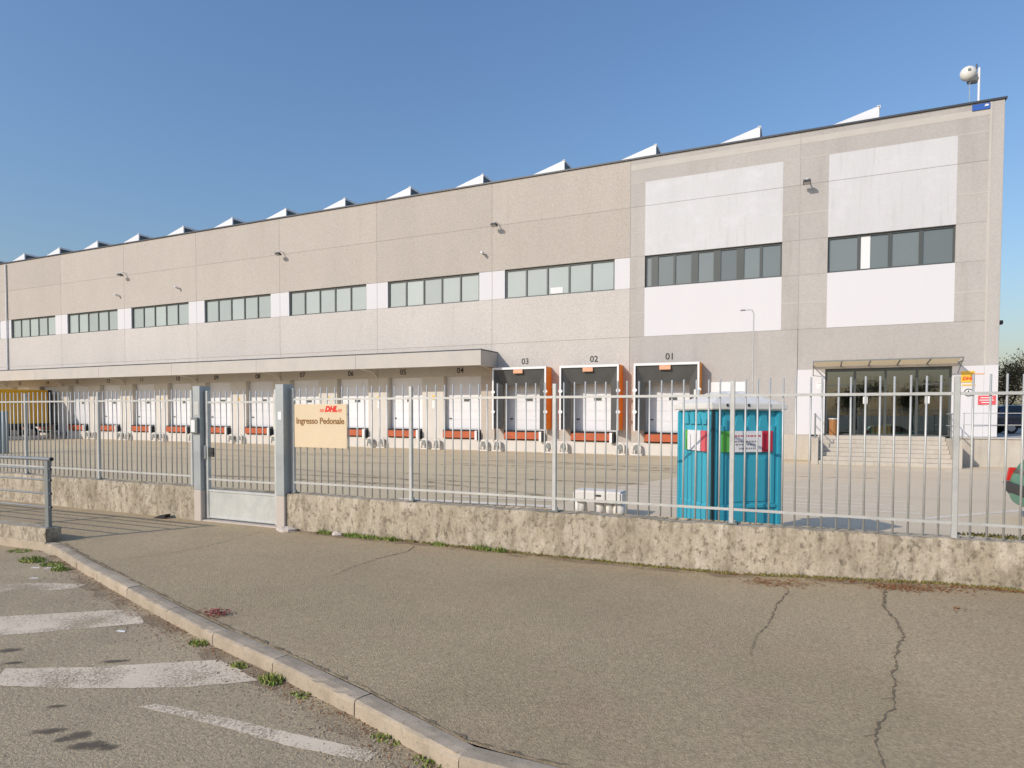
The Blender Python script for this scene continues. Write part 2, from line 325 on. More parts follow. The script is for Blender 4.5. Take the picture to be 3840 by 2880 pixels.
# kerb stones: one part each
kerb = thing('kerb', 'pale stone kerb curving from the low wall at left to the bottom of the photo', 'kerb', (-6, 5, -.13))
cuts = [(-11.75,6.37),(-11.17,6.29),(-10.5,6.07),(-9.70,5.80),(-8.76,5.50),(-7.61,5.14),(-6.38,4.76),(-5.29,4.44),(-4.23,4.17),(-3.07,3.84),(-1.96,3.475),(-.76,3.47),(.4,3.45),(1.6,3.43),(2.8,3.41),(4,3.39),(5.2,3.36),(6.4,3.34),(7.6,3.31)]
for (ax, ay), (bx, by) in zip(cuts, cuts[1:]):
    d = Vector((bx-ax, by-ay, 0)); ln = d.length; d.normalize(); g = .006
    j = rnd.uniform(-.006, .006)
    ns_ = 16; prof = [(0,-.10),(0,.095),(.006,.118),(.022,.13),(.09,.131),(.158,.128),(.165,.118),(.165,-.10)]
    s_ = MB()
    for q_ in range(ns_+1):
        for pi, (py, pz) in enumerate(prof):
            ch_ = rnd.uniform(0, .006)*(pi in (1,2,3))+(rnd.uniform(.004,.016) if pi in (2,3) and rnd.random() < .10 else 0)
            s_.v.append((g+(ln-2*g)*q_/ns_, py+ch_, pz+j-ch_*.8))
    np_ = len(prof)
    for q_ in range(ns_):
        for pi in range(np_-1): s_.f.append((q_*np_+pi, (q_+1)*np_+pi, (q_+1)*np_+pi+1, q_*np_+pi+1))
    s_.f.append(tuple(range(np_))); s_.f.append(tuple(ns_*np_+pi for pi in reversed(range(np_))))
    ko = obj('kerb_stone', s_, M['kerb_stone'], kerb, (ax+6, ay-5, 0), (0, 0, math.atan2(d.y, d.x)+rnd.uniform(-.004, .004)))
# dark dirt line between kerb and pavement
cr = MB()
def strip(pts, w, z, mb, zf=None, jit=0):
    for k in range(len(pts)-1):
        a = Vector((*pts[k], 0)); b = Vector((*pts[k+1], 0)); d = (b-a).normalized(); n = Vector((-d.y, d.x, 0))
        wa = w[k] if isinstance(w, list) else w; wb = w[k+1] if isinstance(w, list) else w
        def Z(p): return z + (zf(p.x, p.y) if zf else 0)
        q = [a-n*wa/2, b-n*wb/2, b+n*wb/2, a+n*wa/2]
        mb.quad(*[(p.x, p.y, Z(p)) for p in q])
def rough_line(pts, step=.07, amp=.02):
    out = []
    for (a, b), (c, d) in zip(pts, pts[1:]):
        n = max(1, int(math.hypot(c-a, d-b)/step))
        for k in range(n):
            t = k/n; out.append((a+(c-a)*t+rnd.uniform(-amp, amp), b+(d-b)*t+rnd.uniform(-amp, amp)))
    return out+[pts[-1]]
dirt = [(x, kf(x)+.185+rnd.uniform(-.012,.02)) for x in [-11.1+.05*k for k in range(390)]]
dm = MB(); strip(dirt, [rnd.choice((.004,.012,.02,.035))*rnd.uniform(.6,1.3) for _ in dirt], .008, dm)
obj('dirt_line', dm, M['crack'], pav)
def crack(pts, w0, w1, amp=.02):
    p = rough_line(pts, .035, amp*.6); n = len(p); mb = MB()
    strip(p, [max(.003, (w0+(w1-w0)*k/n)*rnd.choice((.3,.6,1,1.3,1.9))) for k in range(n)], .008, mb, walk_z)
    for k in range(4, n-2, 9):
        a = rnd.uniform(-1, 1); q = [(p[k][0]+.03*t*math.cos(a)*(1 if a > 0 else -1)+rnd.uniform(-.006,.006), p[k][1]-.02*t+rnd.uniform(-.006,.006)) for t in range(rnd.choice((2,3,4)))]
        strip(q, w0*.3, .0085, mb, walk_z)
    obj('crack', mb, M['crack'], pav)
crack([(-.11,8.29),(-.23,7.64),(-.26,7.21),(-.29,6.88),(-.37,6.6),(-.39,6.25),(-.39,6.0)], .014, .004)
crack([(.92,8.6),(.83,7.83),(.9,7.39),(.91,6.96),(.84,6.76),(.77,6.37),(.76,6.15),(.7,6.05),(.71,5.86),(.67,5.63),(.65,5.37),(.57,5.23),(.49,4.94),(.47,4.71),(.5,4.5),(.55,4.1)], .020, .007, .02)
crack([(-8.95,8.6),(-8.81,7.49),(-8.86,6.71),(-9.2,5.95)], .009, .006, .008)
crack([(-5.73,8.73),(-5.61,8.35),(-5.74,7.81),(-5.75,7.13),(-5.67,6.65)], .016, .006, .008)

# dirt that collects along the kerb and at the wall foot
M['gutter_dirt'] = paint_mat('gutter dirt', (.29,.215,.135), .83)
gx = [-11+.25*k for k in range(60)]
gd = MB(); strip([(x, kf(x)-.09) for x in gx], [rnd.uniform(.14, .34) for _ in gx], -.1285, gd); obj('gutter_dirt', gd, M['gutter_dirt'], road_o)
wx = [-8.7+.25*k for k in range(52)]
gd = MB(); strip([(x, 8.90) for x in wx], [rnd.uniform(.12, .34) for _ in wx], .007, gd, walk_z); obj('edge_dirt', gd, M['gutter_dirt'], pav)
# road markings and stains (children of the road)
def poly_on(name, pts, z, mt, par, n=1):
    pts = rough_line(list(pts)+[pts[0]], .08, .008)[:-1] if name == 'painted_stripe' or (name == 'painted_line' and z < 0) else pts
    mb = MB(); mb.quad(*[(x, y, z) for x, y in pts]); return obj(name, mb, mt, par)
poly_on('painted_stripe', [(-14,1.5),(-9.27,4.58),(-8.62,5.12),(-8.72,5.33),(-9.35,5.12),(-15,1.9)], -.126, M['road_paint_worn'], road_o)
poly_on('painted_stripe', [(-11,.7),(-7.51,3.70),(-6.53,4.60),(-6.98,4.85),(-7.28,4.77),(-12,1.2)], -.126, M['road_paint'], road_o)
poly_on('painted_stripe', [(-6.2,3.0),(-5.45,3.28),(-4.69,3.66),(-4.24,4.01),(-4.55,4.12),(-4.92,4.21),(-5.39,3.90),(-5.82,3.60),(-6.5,3.25)], -.126, M['road_paint'], road_o)
poly_on('painted_line', [(-4.72,3.26),(-4.3,3.29),(-3.17,3.31),(-2.59,3.37),(-2.59,3.50),(-3.3,3.45),(-3.79,3.43),(-4.62,3.36)], -.126, M['road_paint'], road_o)
for x, y, a, b in ((-4.93,2.74,.13,.022),(-4.67,2.79,.10,.035),(-4.72,2.70,.06,.022),(-4.48,2.73,.15,.03),(-4.33,2.77,.07,.025),(-6.97,3.52,.13,.03),(-5.77,3.78,.15,.02),(-5.3,3.0,.08,.015),(-6.58,3.36,.10,.018)):
    so_ = obj('oil_stain', MB().quad(*[(math.cos(2*math.pi*k/20), math.sin(2*math.pi*k/20), 0) for k in range(20)]), M['oil'], road_o, (x, y, -.1265), (0, 0, R(32)))
    so_.scale = (a*1.15, b*2.6, 1)
yard_o = bpy.data.objects['yard_slab']
for k, (x0, y0) in enumerate(((-5.0,18.2),(-4.75,17.4),(-4.6,16.8),(-4.5,16.2),(-4.35,19.4),(-4.15,20.4),(-3.95,21.4))):
    poly_on('painted_line', [(x0,y0),(2.4,y0),(2.4,y0+.13),(x0-.02,y0+.13)], .006, M['yard_paint'], yard_o)
poly_on('painted_line', [(-8.4,14.35),(-5.5,14.6),(-5.5,14.75),(-8.4,14.5)], .006, M['yard_paint'], yard_o)
poly_on('painted_line', [(-9.3,13.3),(-5.3,13.65),(-5.3,14.0),(-9.3,13.6)], .006, M['yard_paint'], yard_o)
poly_on('painted_line', [(-6.4,16.2),(-5.0,16.3),(-5.0,16.45),(-6.4,16.35)], .006, M['yard_paint'], yard_o)
for x in (-.65,.2,1.4,3.3,4.3,5.25,6.4):
    poly_on('painted_dash', [(x-.27,28.7),(x+.27,28.7),(x+.27,28.95),(x-.27,28.95)], .006, M['yard_paint'], yard_o)
poly_on('painted_line', [(2.4,15.52),(9,22.2),(8.8,22.25),(2.2,15.55)], .006, M['yard_paint'], yard_o)
poly_on('painted_line', [(3.0,12.9),(7.5,17.4),(7.3,17.45),(2.9,13.0)], .006, M['yard_paint'], yard_o)

M['tyre_mark'] = paint_mat('dark tyre mark', (.24,.19,.125), .84)
yd = bpy.data.objects['yard']
for k in range(14):
    x0, y0, a, l = rnd.uniform(-40, -8), rnd.uniform(13, 27), rnd.uniform(-.16, .16), rnd.uniform(7, 16); c_ = rnd.uniform(-.012, .012)
    pts = [(x0+l*t/12*math.cos(a), y0+l*t/12*math.sin(a)+c_*(l*t/12)**2) for t in range(13)]
    tm = MB(); strip(pts, rnd.uniform(.2, .45), .001+.0005*k, tm); obj('tyre_mark', tm, M['tyre_mark'], yd)
# ------------------------------------------------------------------ warehouse
D = 32.775; ZT = 15.235; ZJ = 12.81; ZW1 = 10.27; ZW0 = 8.654; ZL = 6.13
wh = thing('warehouse', 'long beige concrete warehouse with a strip of windows and a row of loading docks', 'building', (0, D, 0))
J = [-8.23-8*k for k in range(0, 11)][::-1] + [-.235, 7.46]     # bay joints
G = .009
def panel(x0, z0, x1, z1, mt, proud=0.0, th=.2, g=G, name='wall_panel'):
    return obj(name, MB().box(x0+g, -proud, z0+g, x1-g, th, z1-g), mt, wh, bevel=.006)
# recessed core behind the panels: gives the joints and the openings their depth
core = MB()
core.box(J[0], .205, ZL, .95, .5, ZT-.05); core.box(.95, .205, 4.2, 7.44, .5, ZT-.05); core.box(5.85, .205, 0, 7.44, .5, 4.2)
core.box(-4.9, .205, 0, .94, .5, ZL-.001)
core.box(J[0], .55, 0, -4.9, .9, ZL)
obj('wall_core', core, M['joint'], wh)
hull = MB().box(J[0], .9, 0, .9, 70, ZT-.25).box(.9, 9, 0, 7.46, 70, ZT-.25).box(.9, .6, 4.6, 7.46, 9, ZT-.25).box(7.2, .21, 0, 7.46, 9, 4.6)
obj('hall_body', hull, M['grey_concrete'], wh)
OPEN = [(-7.43-4*k, -4.93-4*k) for k in range(0, 20)]
ZD0, ZD1 = 1.2, 4.35
for a, b in zip(J, J[1:]):
    right = a > -8.5
    if not right:
        panel(a, ZJ, b, ZT, M['aggregate']); panel(a, ZW1, b, ZJ, M['aggregate']); panel(a, ZL, b, ZW0, M['aggregate_bounce'])
        w0, w1 = a+.81, a+7.16
        panel(a, ZW0, w0, ZW1, M['white_paint'], -.01); panel(w1, ZW0, b, ZW1, M['white_paint'], -.01)
    else:
        w0, w1 = (-7.47, -.97) if a < -1 else (.96, 5.86)
        mt = M['grey_concrete']; wz = 14.02
        e = b if a < -1 else 6.97
        obj('wall_panel', MB().box(a+G, 0, wz+.001, e-G/2, .2, ZT-G), mt, wh)
        for z0, z1 in ((ZJ+G, wz), (ZW1+G, ZJ-G), (ZL+G, ZW0-G)):
            obj('wall_panel', MB().box(a+G, 0, z0, w0-.001, .2, z1), mt, wh); obj('wall_panel', MB().box(w1+.001, 0, z0, e-G/2, .2, z1), mt, wh)
            obj('painted_panel', MB().box(w0, -.003, z0, w1, .2, z1), M['white_weathered'] if z0 > 9 else M['white_paint'], wh)
        for z0, z1 in ((ZW0, ZW1),):
            obj('wall_panel', MB().box(a+G, 0, z0, w0-.001, .2, z1), mt, wh); obj('wall_panel', MB().box(w1+.001, 0, z0, e-G/2, .2, z1), mt, wh)
        tbs = [(a+G, 14.69, e-G, 14.97)]
        for x0, x1 in ((a+G, w0-.02), (w1+.02, e-G)):
            for z in (11.5, 7.37): tbs.append((x0, z-.025, x1, z+.025))
            tbs.append((x0, 14.0, x1, 14.04))
        for x0, z0, x1, z1 in tbs: obj('trim_strip', MB().box(x0, -.006, z0, x1, .01, z1), M['trim_concrete'], wh)
for x in J[1:-1]: obj('sealant', MB().box(x-.011, .010, ZL, x+.011, .204, ZT-.02), M['joint'], wh)
for z in (ZJ, ZW1, ZW0, ZL):
    for a, b in zip(J, J[1:]):
        segs = [(a+.02, b-.02)]
        if z in (ZW1, ZW0):
            w0, w1 = (a+.80, a+7.17) if a < -8.5 else ((-7.49, -.95) if a < -1 else (.94, 5.88))
            segs = [(a+.02, w0), (w1, b-.02)]
        for p, q in segs: obj('sealant', MB().box(p, .010, z-.011, min(q, 6.96), .203, z+.011), M['joint'], wh)
# corner pilaster
obj('corner_pilaster', MB().box(6.975, -.012, 1.22, 7.46, .2, ZT-G), M['grey_concrete'], wh, bevel=.008)
obj('trim_strip', MB().box(6.95, -.02, 4.25, 7.03, .01, ZT-.03), M['trim_concrete'], wh)
obj('coping', MB().box(J[0], -.07, ZT-.004, 7.53, .42, ZT+.075).box(7.3, .42, ZT-.004, 7.53, 70, ZT+.075), M['coping'], wh)
# lower wall with dock openings
xs = J[0]
def lowpiece(x0, x1, z0, z1, mt, name='wall_panel'):
    obj(name, MB().box(x0, 0, z0, x1, .55, z1), mt, wh)
for i, (a, b) in enumerate(zip(J[:-3], J[1:-2])):       # lintel per bay, above the doors
    lowpiece(a+G, b-G, ZD1, ZL-G, M['aggregate_bounce'])
ops = sorted(OPEN)
prev = J[0]
for (a, b) in ops:
    if b < J[0]: continue
    if a > prev+.05: lowpiece(prev+.002, a, .66, ZD1-.004, M['cream_wall'] if a < -16 else M['aggregate'], 'door_pier')
    prev = b
obj('wall_panel', MB().box(-4.93+.002, 0, 1.21, -.235-G, .2, ZL-G), M['grey_concrete'], wh)
obj('wall_panel', MB().box(-8.23+G, .0, ZD1, -4.93, .55, ZL-G), M['grey_concrete'], wh)
obj('wall_panel', MB().box(-4.93+.002, 0, ZD1-.0, -4.925, .2, ZD1+.01), M['grey_concrete'], wh)
obj('plinth', MB().box(J[0], -.06, 0, -4.93, .55, .655), M['cream_wall'], wh, bevel=.01)
obj('plinth', MB().box(-4.925, -.03, 0, .39, .2, 1.205), M['step_stone'], wh, bevel=.01)
# right bay round the entrance
obj('wall_panel', MB().box(-.235+G, 0, 4.245, 6.965, .2, ZL-G), M['grey_concrete'], wh)
obj('painted_panel', MB().box(-.235+G, -.004, 1.21, .945, .2, 4.24), M['white_paint'], wh)
obj('painted_panel', MB().box(5.85, -.004, 1.21, 6.97, .2, 4.24), M['white_paint'], wh)
obj('painted_panel', MB().box(6.976, -.016, 1.215, 7.462, .2, 4.24), M['white_paint'], wh)
sdr = obj('service_door', MB().box(-4.15, -.02, 1.21, -2.5, .01, 3.72), M['white_metal'], wh)
obj('door_handle', MB().box(-2.72, -.07, 2.2, -2.62, -.02, 2.24), M['black'], sdr)

# windows
def window(x0, x1, z0, z1, cuts, wide, mt, blind=None):
    """cuts: list of mullion centres; wide: list of their half widths"""
    fo = obj('window', MB().box(x0, .19, z0, x1, .202, z1), M['frame'], wh)
    fr = MB(); t = .07
    fr.box(x0, .105, z1-t, x1, .189, z1).box(x0, .105, z0, x1, .189, z0+t*.8).box(x0, .105, z0+t*.8, x0+t, .189, z1-t).box(x1-t, .105, z0+t*.8, x1, .189, z1-t)
    obj('frame', fr, M['frame'], fo)
    edges = [x0+t]
    for c, h in zip(cuts, wide):
        obj('mullion', MB().box(c-h, .115, z0+t*.8, c+h, .189, z1-t), M['frame'], fo); edges += [c-h, c+h]
    edges.append(x1-t)
    for a, b in zip(edges[::2], edges[1::2]):
        dy = rnd.uniform(-.004, .004)
        pm = MB().quad((a, .165+dy, z0+t*.8), (b, .165-dy, z0+t*.8), (b, .165-dy+.004, z1-t), (a, .165+dy+.004, z1-t))
        obj('pane', pm, mt, fo)
    if blind:
        for bx0, bx1, bz0, bz1 in blind: obj('blind', MB().box(bx0, .145, bz0, bx1, .155, bz1), M['blind'], fo)
for a, b in zip(J, J[1:]):
    if a > -8.5: continue
    w0, w1 = a+.815, a+7.155
    n = 5; step = (w1-w0-.02)/n
    bl = None
    if abs(a+16.23) < .1: bl = [(w0+step*2+.18, w0+step*2+.90, ZW0+.09, ZW0+.42)]
    window(w0, w1, ZW0+.01, ZW1-.015, [w0+.01+step*k for k in range(1, n)], [.045]*4, M['pane'], bl)
window(-7.465, -.975, ZW0+.01, ZW1-.015, [-6.98,-5.985,-4.99,-3.915,-2.84,-1.9], [.17,.055,.17,.17,.17,.06], M['pane_dark'])
window(.965, 5.855, ZW0+.01, ZW1-.015, [2.23,3.45,4.62], [.06,.075,.075], M['pane_dark'], [(2.31,2.68,ZW0+.08,ZW1-.09)])

# roof lights, sawtooth profile running back from the facade
rl = MB().prism([(0,0),(-3.05,0),(-.06,.82),(0,.82)], 0, 26)
rlm = rl.mesh('roof_light', M['skylight_white'])
gl = MB().box(.002, .1, .06, .02, 25.9, .72).mesh('shaded_glazing', M['frame'])  # glazed side face, with its shade put into the dark colour
cp = MB().prism([(-.10,.805),(-.10,.85),(.04,.85),(.04,.72),(.022,.72),(.022,.83)], -.03, 26).mesh('ridge_cap', M['white_metal'])
for k in range(-1, 18):
    if k == -1: continue
    x = 2.96-5.0*k
    o = link('roof_light', rlm, wh, (x, .44, ZT-.05)); link('shaded_glazing', gl, o); link('ridge_cap', cp, o)

# dock doors, levellers, bumpers
pier_m = MB()
def dock_door(n, a, b):
    d = obj('dock_door', MB().box(a+.001, .36, ZD0, b-.001, .40, ZD1), M['door_white'], wh)
    pn = MB(); h = (ZD1-ZD0)/6
    for k in range(6): pn.box(a+.10, .335, ZD0+.06+h*k, b-.03, .36, ZD0+.045+h*(k+1))
    obj('door_section', pn, M['door_white'], d)
    c = (a+b)/2
    obj('door_window', MB().box(c-.06, .322, 2.86, c+.36, .334, 3.10), M['frame'], d)
    obj('door_handle', MB().box(a+.22, .29, 1.82, a+.40, .334, 1.88), M['black'], d)
    lv = obj('dock_leveller', MB().box(a+.02, -.02, .66, b-.02, .355, 1.13), M['rubber'], wh)
    obj('lip', MB().box(a+.06, -.24, .72, b-.28, -.02, 1.11), M['red_orange'], lv, bevel=.015)
    obj('lip_edge', MB().box(a+.03, -.16, 1.115, b-.25, .0, 1.19), M['rubber'], lv)
    obj('bracket', MB().box(b-.27, -.30, .62, b-.13, -.02, 1.15), M['white_metal'], lv)
    obj('dock_bumper', MB().box(b-.12, -.28, .60, b-.02, -.02, 1.10), M['rubber'], lv, bevel=.01)
def wheel_guide(x):
    arc = [(x-.20, -.30, .0)]+[(x+.20*math.cos(math.pi*(1-k/8)), -.30, .40+.20*math.sin(math.pi*k/8)) for k in range(9)]+[(x+.20, -.30, .0)]
    g = obj('wheel_guide', MB().tube(arc, .06, 8), M['blob_white'], wh, smooth=True)
    obj('guide_tyre', MB().tube([(x, -.34, .38), (x, -.08, .38)], .145, 14), M['steel_grey'], g)
    obj('guide_foot', MB().box(x-.30, -.42, 0, x+.30, -.062, .07), M['blob_white'], g, bevel=.01)
for n, (a, b) in enumerate(OPEN, 1):
    dock_door(n, a, b)
    wheel_guide(a-.32); wheel_guide(b+.32)
    if a < -16:
        t = obj('dock_notice', MB().box(a-.82, -.012, 2.98, a-.60, .0, 3.22), M['sign_yellow'], wh)
        obj('notice_paper', MB().box(a-.80, -.010, 2.45, a-.62, .0, 2.92), M['paper'], t)
    c = (a+b)/2
    me = text_mesh('%02d' % n, .46, M['black'], .004, bold=.006)
    nx, nz = (c+.03, 5.06) if n <= 3 else (c-.12, 4.66)
    link('dock_number', me, wh, (nx, -.008, nz), (R(90), 0, 0))
# projecting dock shelters round docks 01 to 03
for a, b in OPEN[:3]:
    x0, x1 = a-.37, b+.36; P = .85
    s = obj('dock_shelter', MB().box(x0, -P, 4.58, x1, -P+.06, 4.70).box(x0, -P, 1.27, x0+.09, -P+.06, 4.58).box(x1-.09, -P, 1.27, x1, -P+.06, 4.58), M['white_metal'], wh)
    obj('side_curtain', MB().box(x0+.01, -P+.065, 1.30, x0+.05, -.012, 4.66), M['orange'], s); obj('side_curtain', MB().box(x1-.05, -P+.062, 1.30, x1+.012, -.012, 4.685), M['orange'], s)
    obj('roof_sheet', MB().box(x0+.055, -P+.065, 4.62, x1-.055, -.012, 4.66), M['curtain'], s)
    hc = MB()   # head curtain leaning inwards, sagging, with slanted side flaps
    nseg = 14
    def hf(u, v):
        x = x0+.09+(x1-x0-.18)*u; ins = (.42*v)*abs(2*u-1)**3*(1 if u < .5 else -1)
        return (x+ins*.6, -P+.07+.30*v+.03*math.sin(u*math.pi*5)*v, 4.575-.80*v-.05*math.sin(math.pi*u)*v)
    hc.grid(nseg, 5, hf); obj('head_curtain', hc, M['curtain'], s, smooth=True)
    for sx, e in ((1, x0+.09), (-1, x1-.09)):
        sc = MB().grid(4, 8, lambda u, v: (e+sx*.42*u, -P+.07+.32*u, 1.30+3.25*v - .5*u*(1 if v > .9 else 0)))
        obj('side_flap', sc, M['curtain'], s, smooth=True)
    lb = obj('shelter_label', MB().box((a+b)/2-.33, -P+.01, 4.36, (a+b)/2+.22, -P+.05, 4.57), M['label_orange'], s)
    for e in (x0+.045, x1-.045):
        for z in (2.25, 3.35): obj('reflector', MB().prism([(e-.0,z-.17),(e+.15*(1 if e<c else 1),z),(e,z+.17),(e-.10,z)], -P-.02, -P-.003), M['white_metal'], s)

# long canopy over docks 04 onwards
CX = -15.85
cn = obj('canopy', MB().box(J[0], -2.1, 5.595, CX, -.002, 5.66), M['coping'], wh)
xe = CX-.01; k = 0
while xe > J[0]+.5:
    xb = max(J[0], (-24.27-7.98*k) if xe > -25 else xe-7.98)
    obj('fascia_panel', MB().box(xb+.012, -2.1, 4.77, xe, -2.02, 5.592), M['trim_concrete'], cn, bevel=.008)
    xe = xb; k += 1
obj('end_panel', MB().box(CX-.09, -2.015, 4.77, CX-.012, -.004, 5.592), M['trim_concrete'], cn)
obj('soffit', MB().box(J[0], -2.015, 5.15, CX-.10, -.004, 5.20), M['trim_concrete'], cn)
for k in range(10):
    x = -16.25-8*k+(.0 if k else .12)
    obj('brace', MB().tube([(x, -.01, 4.42), (x, -.5, 4.70), (x, -1.9, 4.86)], .05, 6).box(x-.06, -.06, 4.30, x+.06, -.003, 4.55), M['cream_wall'], cn)
obj('downpipe', MB().tube([(-63.9, -.09, 6.2), (-63.9, -.09, ZT-.1)], .07, 8).tube([(-63.9,-.09,6.2),(-63.9,-.09,5.7)], .07, 8), M['white_metal'], wh)
obj('downpipe', MB().tube([(-16.05, -.10, 0), (-16.05, -.10, 4.6), (-16.05, -.6, 4.75)], .06, 8), M['trim_concrete'], wh)

# entrance: glazed doors, lobby, awning, steps
ent = obj('entrance_glazing', MB().box(.95, .10, 4.11, 5.85, .2, 4.235).box(.95, .10, 1.2, 1.04, .2, 4.11).box(5.76, .10, 1.2, 5.85, .2, 4.11).box(1.04, .10, 1.2, 5.76, .2, 1.27), M['frame'], wh)
for x, w_ in ((2.17,.05),(3.38,.045),(4.58,.05)):
    obj('mullion', MB().box(x-w_, .11, 1.27, x+w_, .19, 4.11), M['frame'], ent)
for x0, x1 in ((1.04,2.12),(2.22,3.335),(3.425,4.53),(4.63,5.76)):
    obj('transom', MB().box(x0, .115, 3.46, x1, .185, 3.52), M['frame'], ent) if x0 in (1.04, 4.63) else None
    obj('pane', MB().quad((x0,.15,1.27),(x1,.15,1.27),(x1,.15,4.11),(x0,.15,4.11)), M['glass_clear'], ent)
for x0, x1 in ((2.30,2.36),(2.74,2.80),(4.0,4.06)):
    obj('door_stile', MB().box(x0, .16, 1.27, x1, .20, 3.4), M['frame'], ent)
for x, z in ((2.60,2.80),(4.98,2.80)): obj('door_notice', MB().box(x-.09, .135, z-.16, x+.09, .147, z+.16), M['paper'], ent)
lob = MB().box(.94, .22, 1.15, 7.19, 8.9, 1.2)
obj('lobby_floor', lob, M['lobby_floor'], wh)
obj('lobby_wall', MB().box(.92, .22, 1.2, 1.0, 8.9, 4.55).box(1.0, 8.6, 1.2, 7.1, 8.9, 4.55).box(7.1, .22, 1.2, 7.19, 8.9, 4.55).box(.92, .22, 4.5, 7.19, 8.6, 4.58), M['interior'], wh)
aw = obj('awning', MB().box(.42, -1.05, 4.50, 6.07, -1.0, 4.56).box(.42, -.999, 4.36, .46, -.004, 4.42).box(6.03, -.999, 4.36, 6.07, -.004, 4.42), M['steel_grey'], wh)
for k in range(5):
    x0 = .46+k*1.114; x1 = x0+1.114
    obj('awning_sheet', MB().grid(1, 4, lambda u, v: (x0+.02+(x1-x0-.04)*u, -1.0+v*.99, 4.53-.16*v**1.3)), M['awning'], aw)
    if k: obj('rafter', MB().prism([(-1.0,4.48),(-1.0,4.53),(-.005,4.39),(-.005,4.33)], x0-.02, x0+.02, 'x'), M['steel_grey'], aw)
for x in (.44, 6.05): obj('tie', MB().tube([(x,-.98,4.5),(x,-.01,3.95)], .018, 6), M['steel_grey'], aw)

st = thing('entrance_steps', 'flight of pale stone steps up to the glazed entrance', 'steps', (3.1, 31.2, 0))
for k in range(7):
    obj('step', MB().box(-2.44, -.9+.3*k, .1714*k, 2.44, 1.56, .1714*(k+1)-.001), M['step_stone'], st, bevel=.012)
for x in (-2.70, 2.45): obj('cheek_wall', MB().box(x, -.95, 0, x+.255, 1.53, 1.13), M['step_stone'], st, bevel=.01)
obj('landing', MB().box(-2.44, 1.2, 1.1995, 2.44, 1.68, 1.2015), M['step_stone'], st)
for nm, x in (('left', 3.1-2.57), ('right', 3.1+2.57)):
    h = thing('handrail', 'dark steel handrail on the %s cheek of the entrance steps' % nm, 'handrail', (x, 31.2, 1.13), 0, 'handrails of the entrance steps')
    for y in (-.8, .5): obj('post', MB().tube([(0,y,0),(0,y,1.05)], .025, 8), M['steel_grey'], h)
    for z in (1.05, .55): obj('rail', MB().tube([(0,-.8,z),(0,1.45,z)], .022, 8), M['steel_grey'], h)

# terrace to the right of the steps, with its railing
ter = obj('terrace', MB().box(5.82, 31.9, -.02, 60, 32.74, 1.16).box(7.50, 32.74, -.02, 60, 75, 1.16), M['step_stone']); tag(ter, kind='structure')
obj('terrace_edge', MB().box(5.82, 31.84, 1.16, 60, 32.755, 1.205).box(7.50, 32.755, 1.16, 60, 75, 1.205), M['trim_concrete'], ter)
tr = thing('terrace_railing', 'thin two rail steel railing along the terrace right of the entrance', 'railing', (6.1, 31.95, 1.205))
for k in range(10): obj('post', MB().tube([(.05+2.9*k,0,0),(.05+2.9*k,0,1.03)], .022, 6), M['galv'], tr)
for z in (.53, 1.01): obj('rail', MB().tube([(0,-.03,z),(27,-.03,z)], .017, 6), M['galv'], tr)

# lobby furniture seen through the glass
dk = thing('reception_desk', 'cream reception desk behind the entrance glass', 'desk', (4.0, D+4.5, 1.2))
obj('desk_front', MB().box(-1.1, 0, 0, 1.0, .08, 1.05), M['wood'], dk); obj('desk_top', MB().box(-1.2, -.1, 1.05, 1.1, .7, 1.10), M['cardboard'], dk)
for (x, y, s, lb) in ((3.25, 1.0, .55, 'pale cardboard box on the lobby floor left of the door post'), (3.75, 1.1, .62, 'pale cardboard box on the lobby floor right of the door post')):
    cb = thing('cardboard_box', lb, 'box', (x, D+y, 1.2), .1, 'cardboard boxes in the lobby')
    obj('box_body', MB().box(-s/2, -.25, 0, s/2, .25, s*.8), M['cardboard'], cb); obj('tape', MB().box(-.03, -.252, s*.5, .03, .252, s*.8+.002), M['cream_wall'], cb)
bn = thing('waste_bin', 'brown waste bin with grey top left of the entrance doors', 'bin', (1.3, D-.32, 1.2))
obj('bin_body', MB().tube([(0,0,0),(0,0,.72)], .17, 14), M['wood'], bn); obj('bin_top', MB().tube([(0,0,.72),(0,0,.78)], .2, 14), M['galv'], bn)

# signs beside the door
sg = thing('company_sign', 'yellow and orange courier company sign on the white wall right of the door', 'sign', (6.4, D-.02, 3.55))
obj('board', MB().box(-.23, -.01, -.02, .24, .012, .46), M['sign_yellow'], sg); link('lettering', text_mesh('DHL', .2, M['sign_red'], .002, shear=.25, bold=.008), sg, (0,-.014,.14), (R(90),0,0))
obj('red_line', MB().box(.26, -.004, .32, .60, .01, .36), M['label_orange'], sg); obj('yellow_line', MB().box(-.20, -.004, -.16, .28, .01, -.11), M['sign_yellow'], sg)
ns = thing('round_notice', 'round black and white prohibition notice below the yellow company sign', 'sign', (6.44, D-.02, 3.10))
obj('disc', MB().tube([(0,-.004,0),(0,.012,0)], .17, 20), M['paper'], ns)
rg_ = MB()
for k in range(24):
    a, b = 2*math.pi*k/24, 2*math.pi*(k+1)/24
    rg_.quad(*[(r_*math.cos(t), -.008, r_*math.sin(t)) for r_, t in ((.125,a),(.165,a),(.165,b),(.125,b))])
rg_.box(-.06, -.008, -.02, .07, -.006, .03).box(-.02, -.009, -.05, .02, -.007, .09); obj('ring', rg_, M['black'], ns)
rs = thing('red_notice', 'red notice board with pale lettering near the building corner', 'sign', (7.08, D-.03, 2.77))
obj('board', MB().box(-.30, -.01, -.19, .31, .01, .19), M['sign_pink'], rs)
for z, w_ in ((.10,.22),(0,.25),(-.1,.18)):
    obj('print_line', MB().box(-w_, -.013, z-.018, w_, -.011, z+.018), M['flag_white'], rs)
hs = thing('wall_notice', 'small faint notice on the white wall left of the door', 'sign', (.72, D-.01, 3.5))
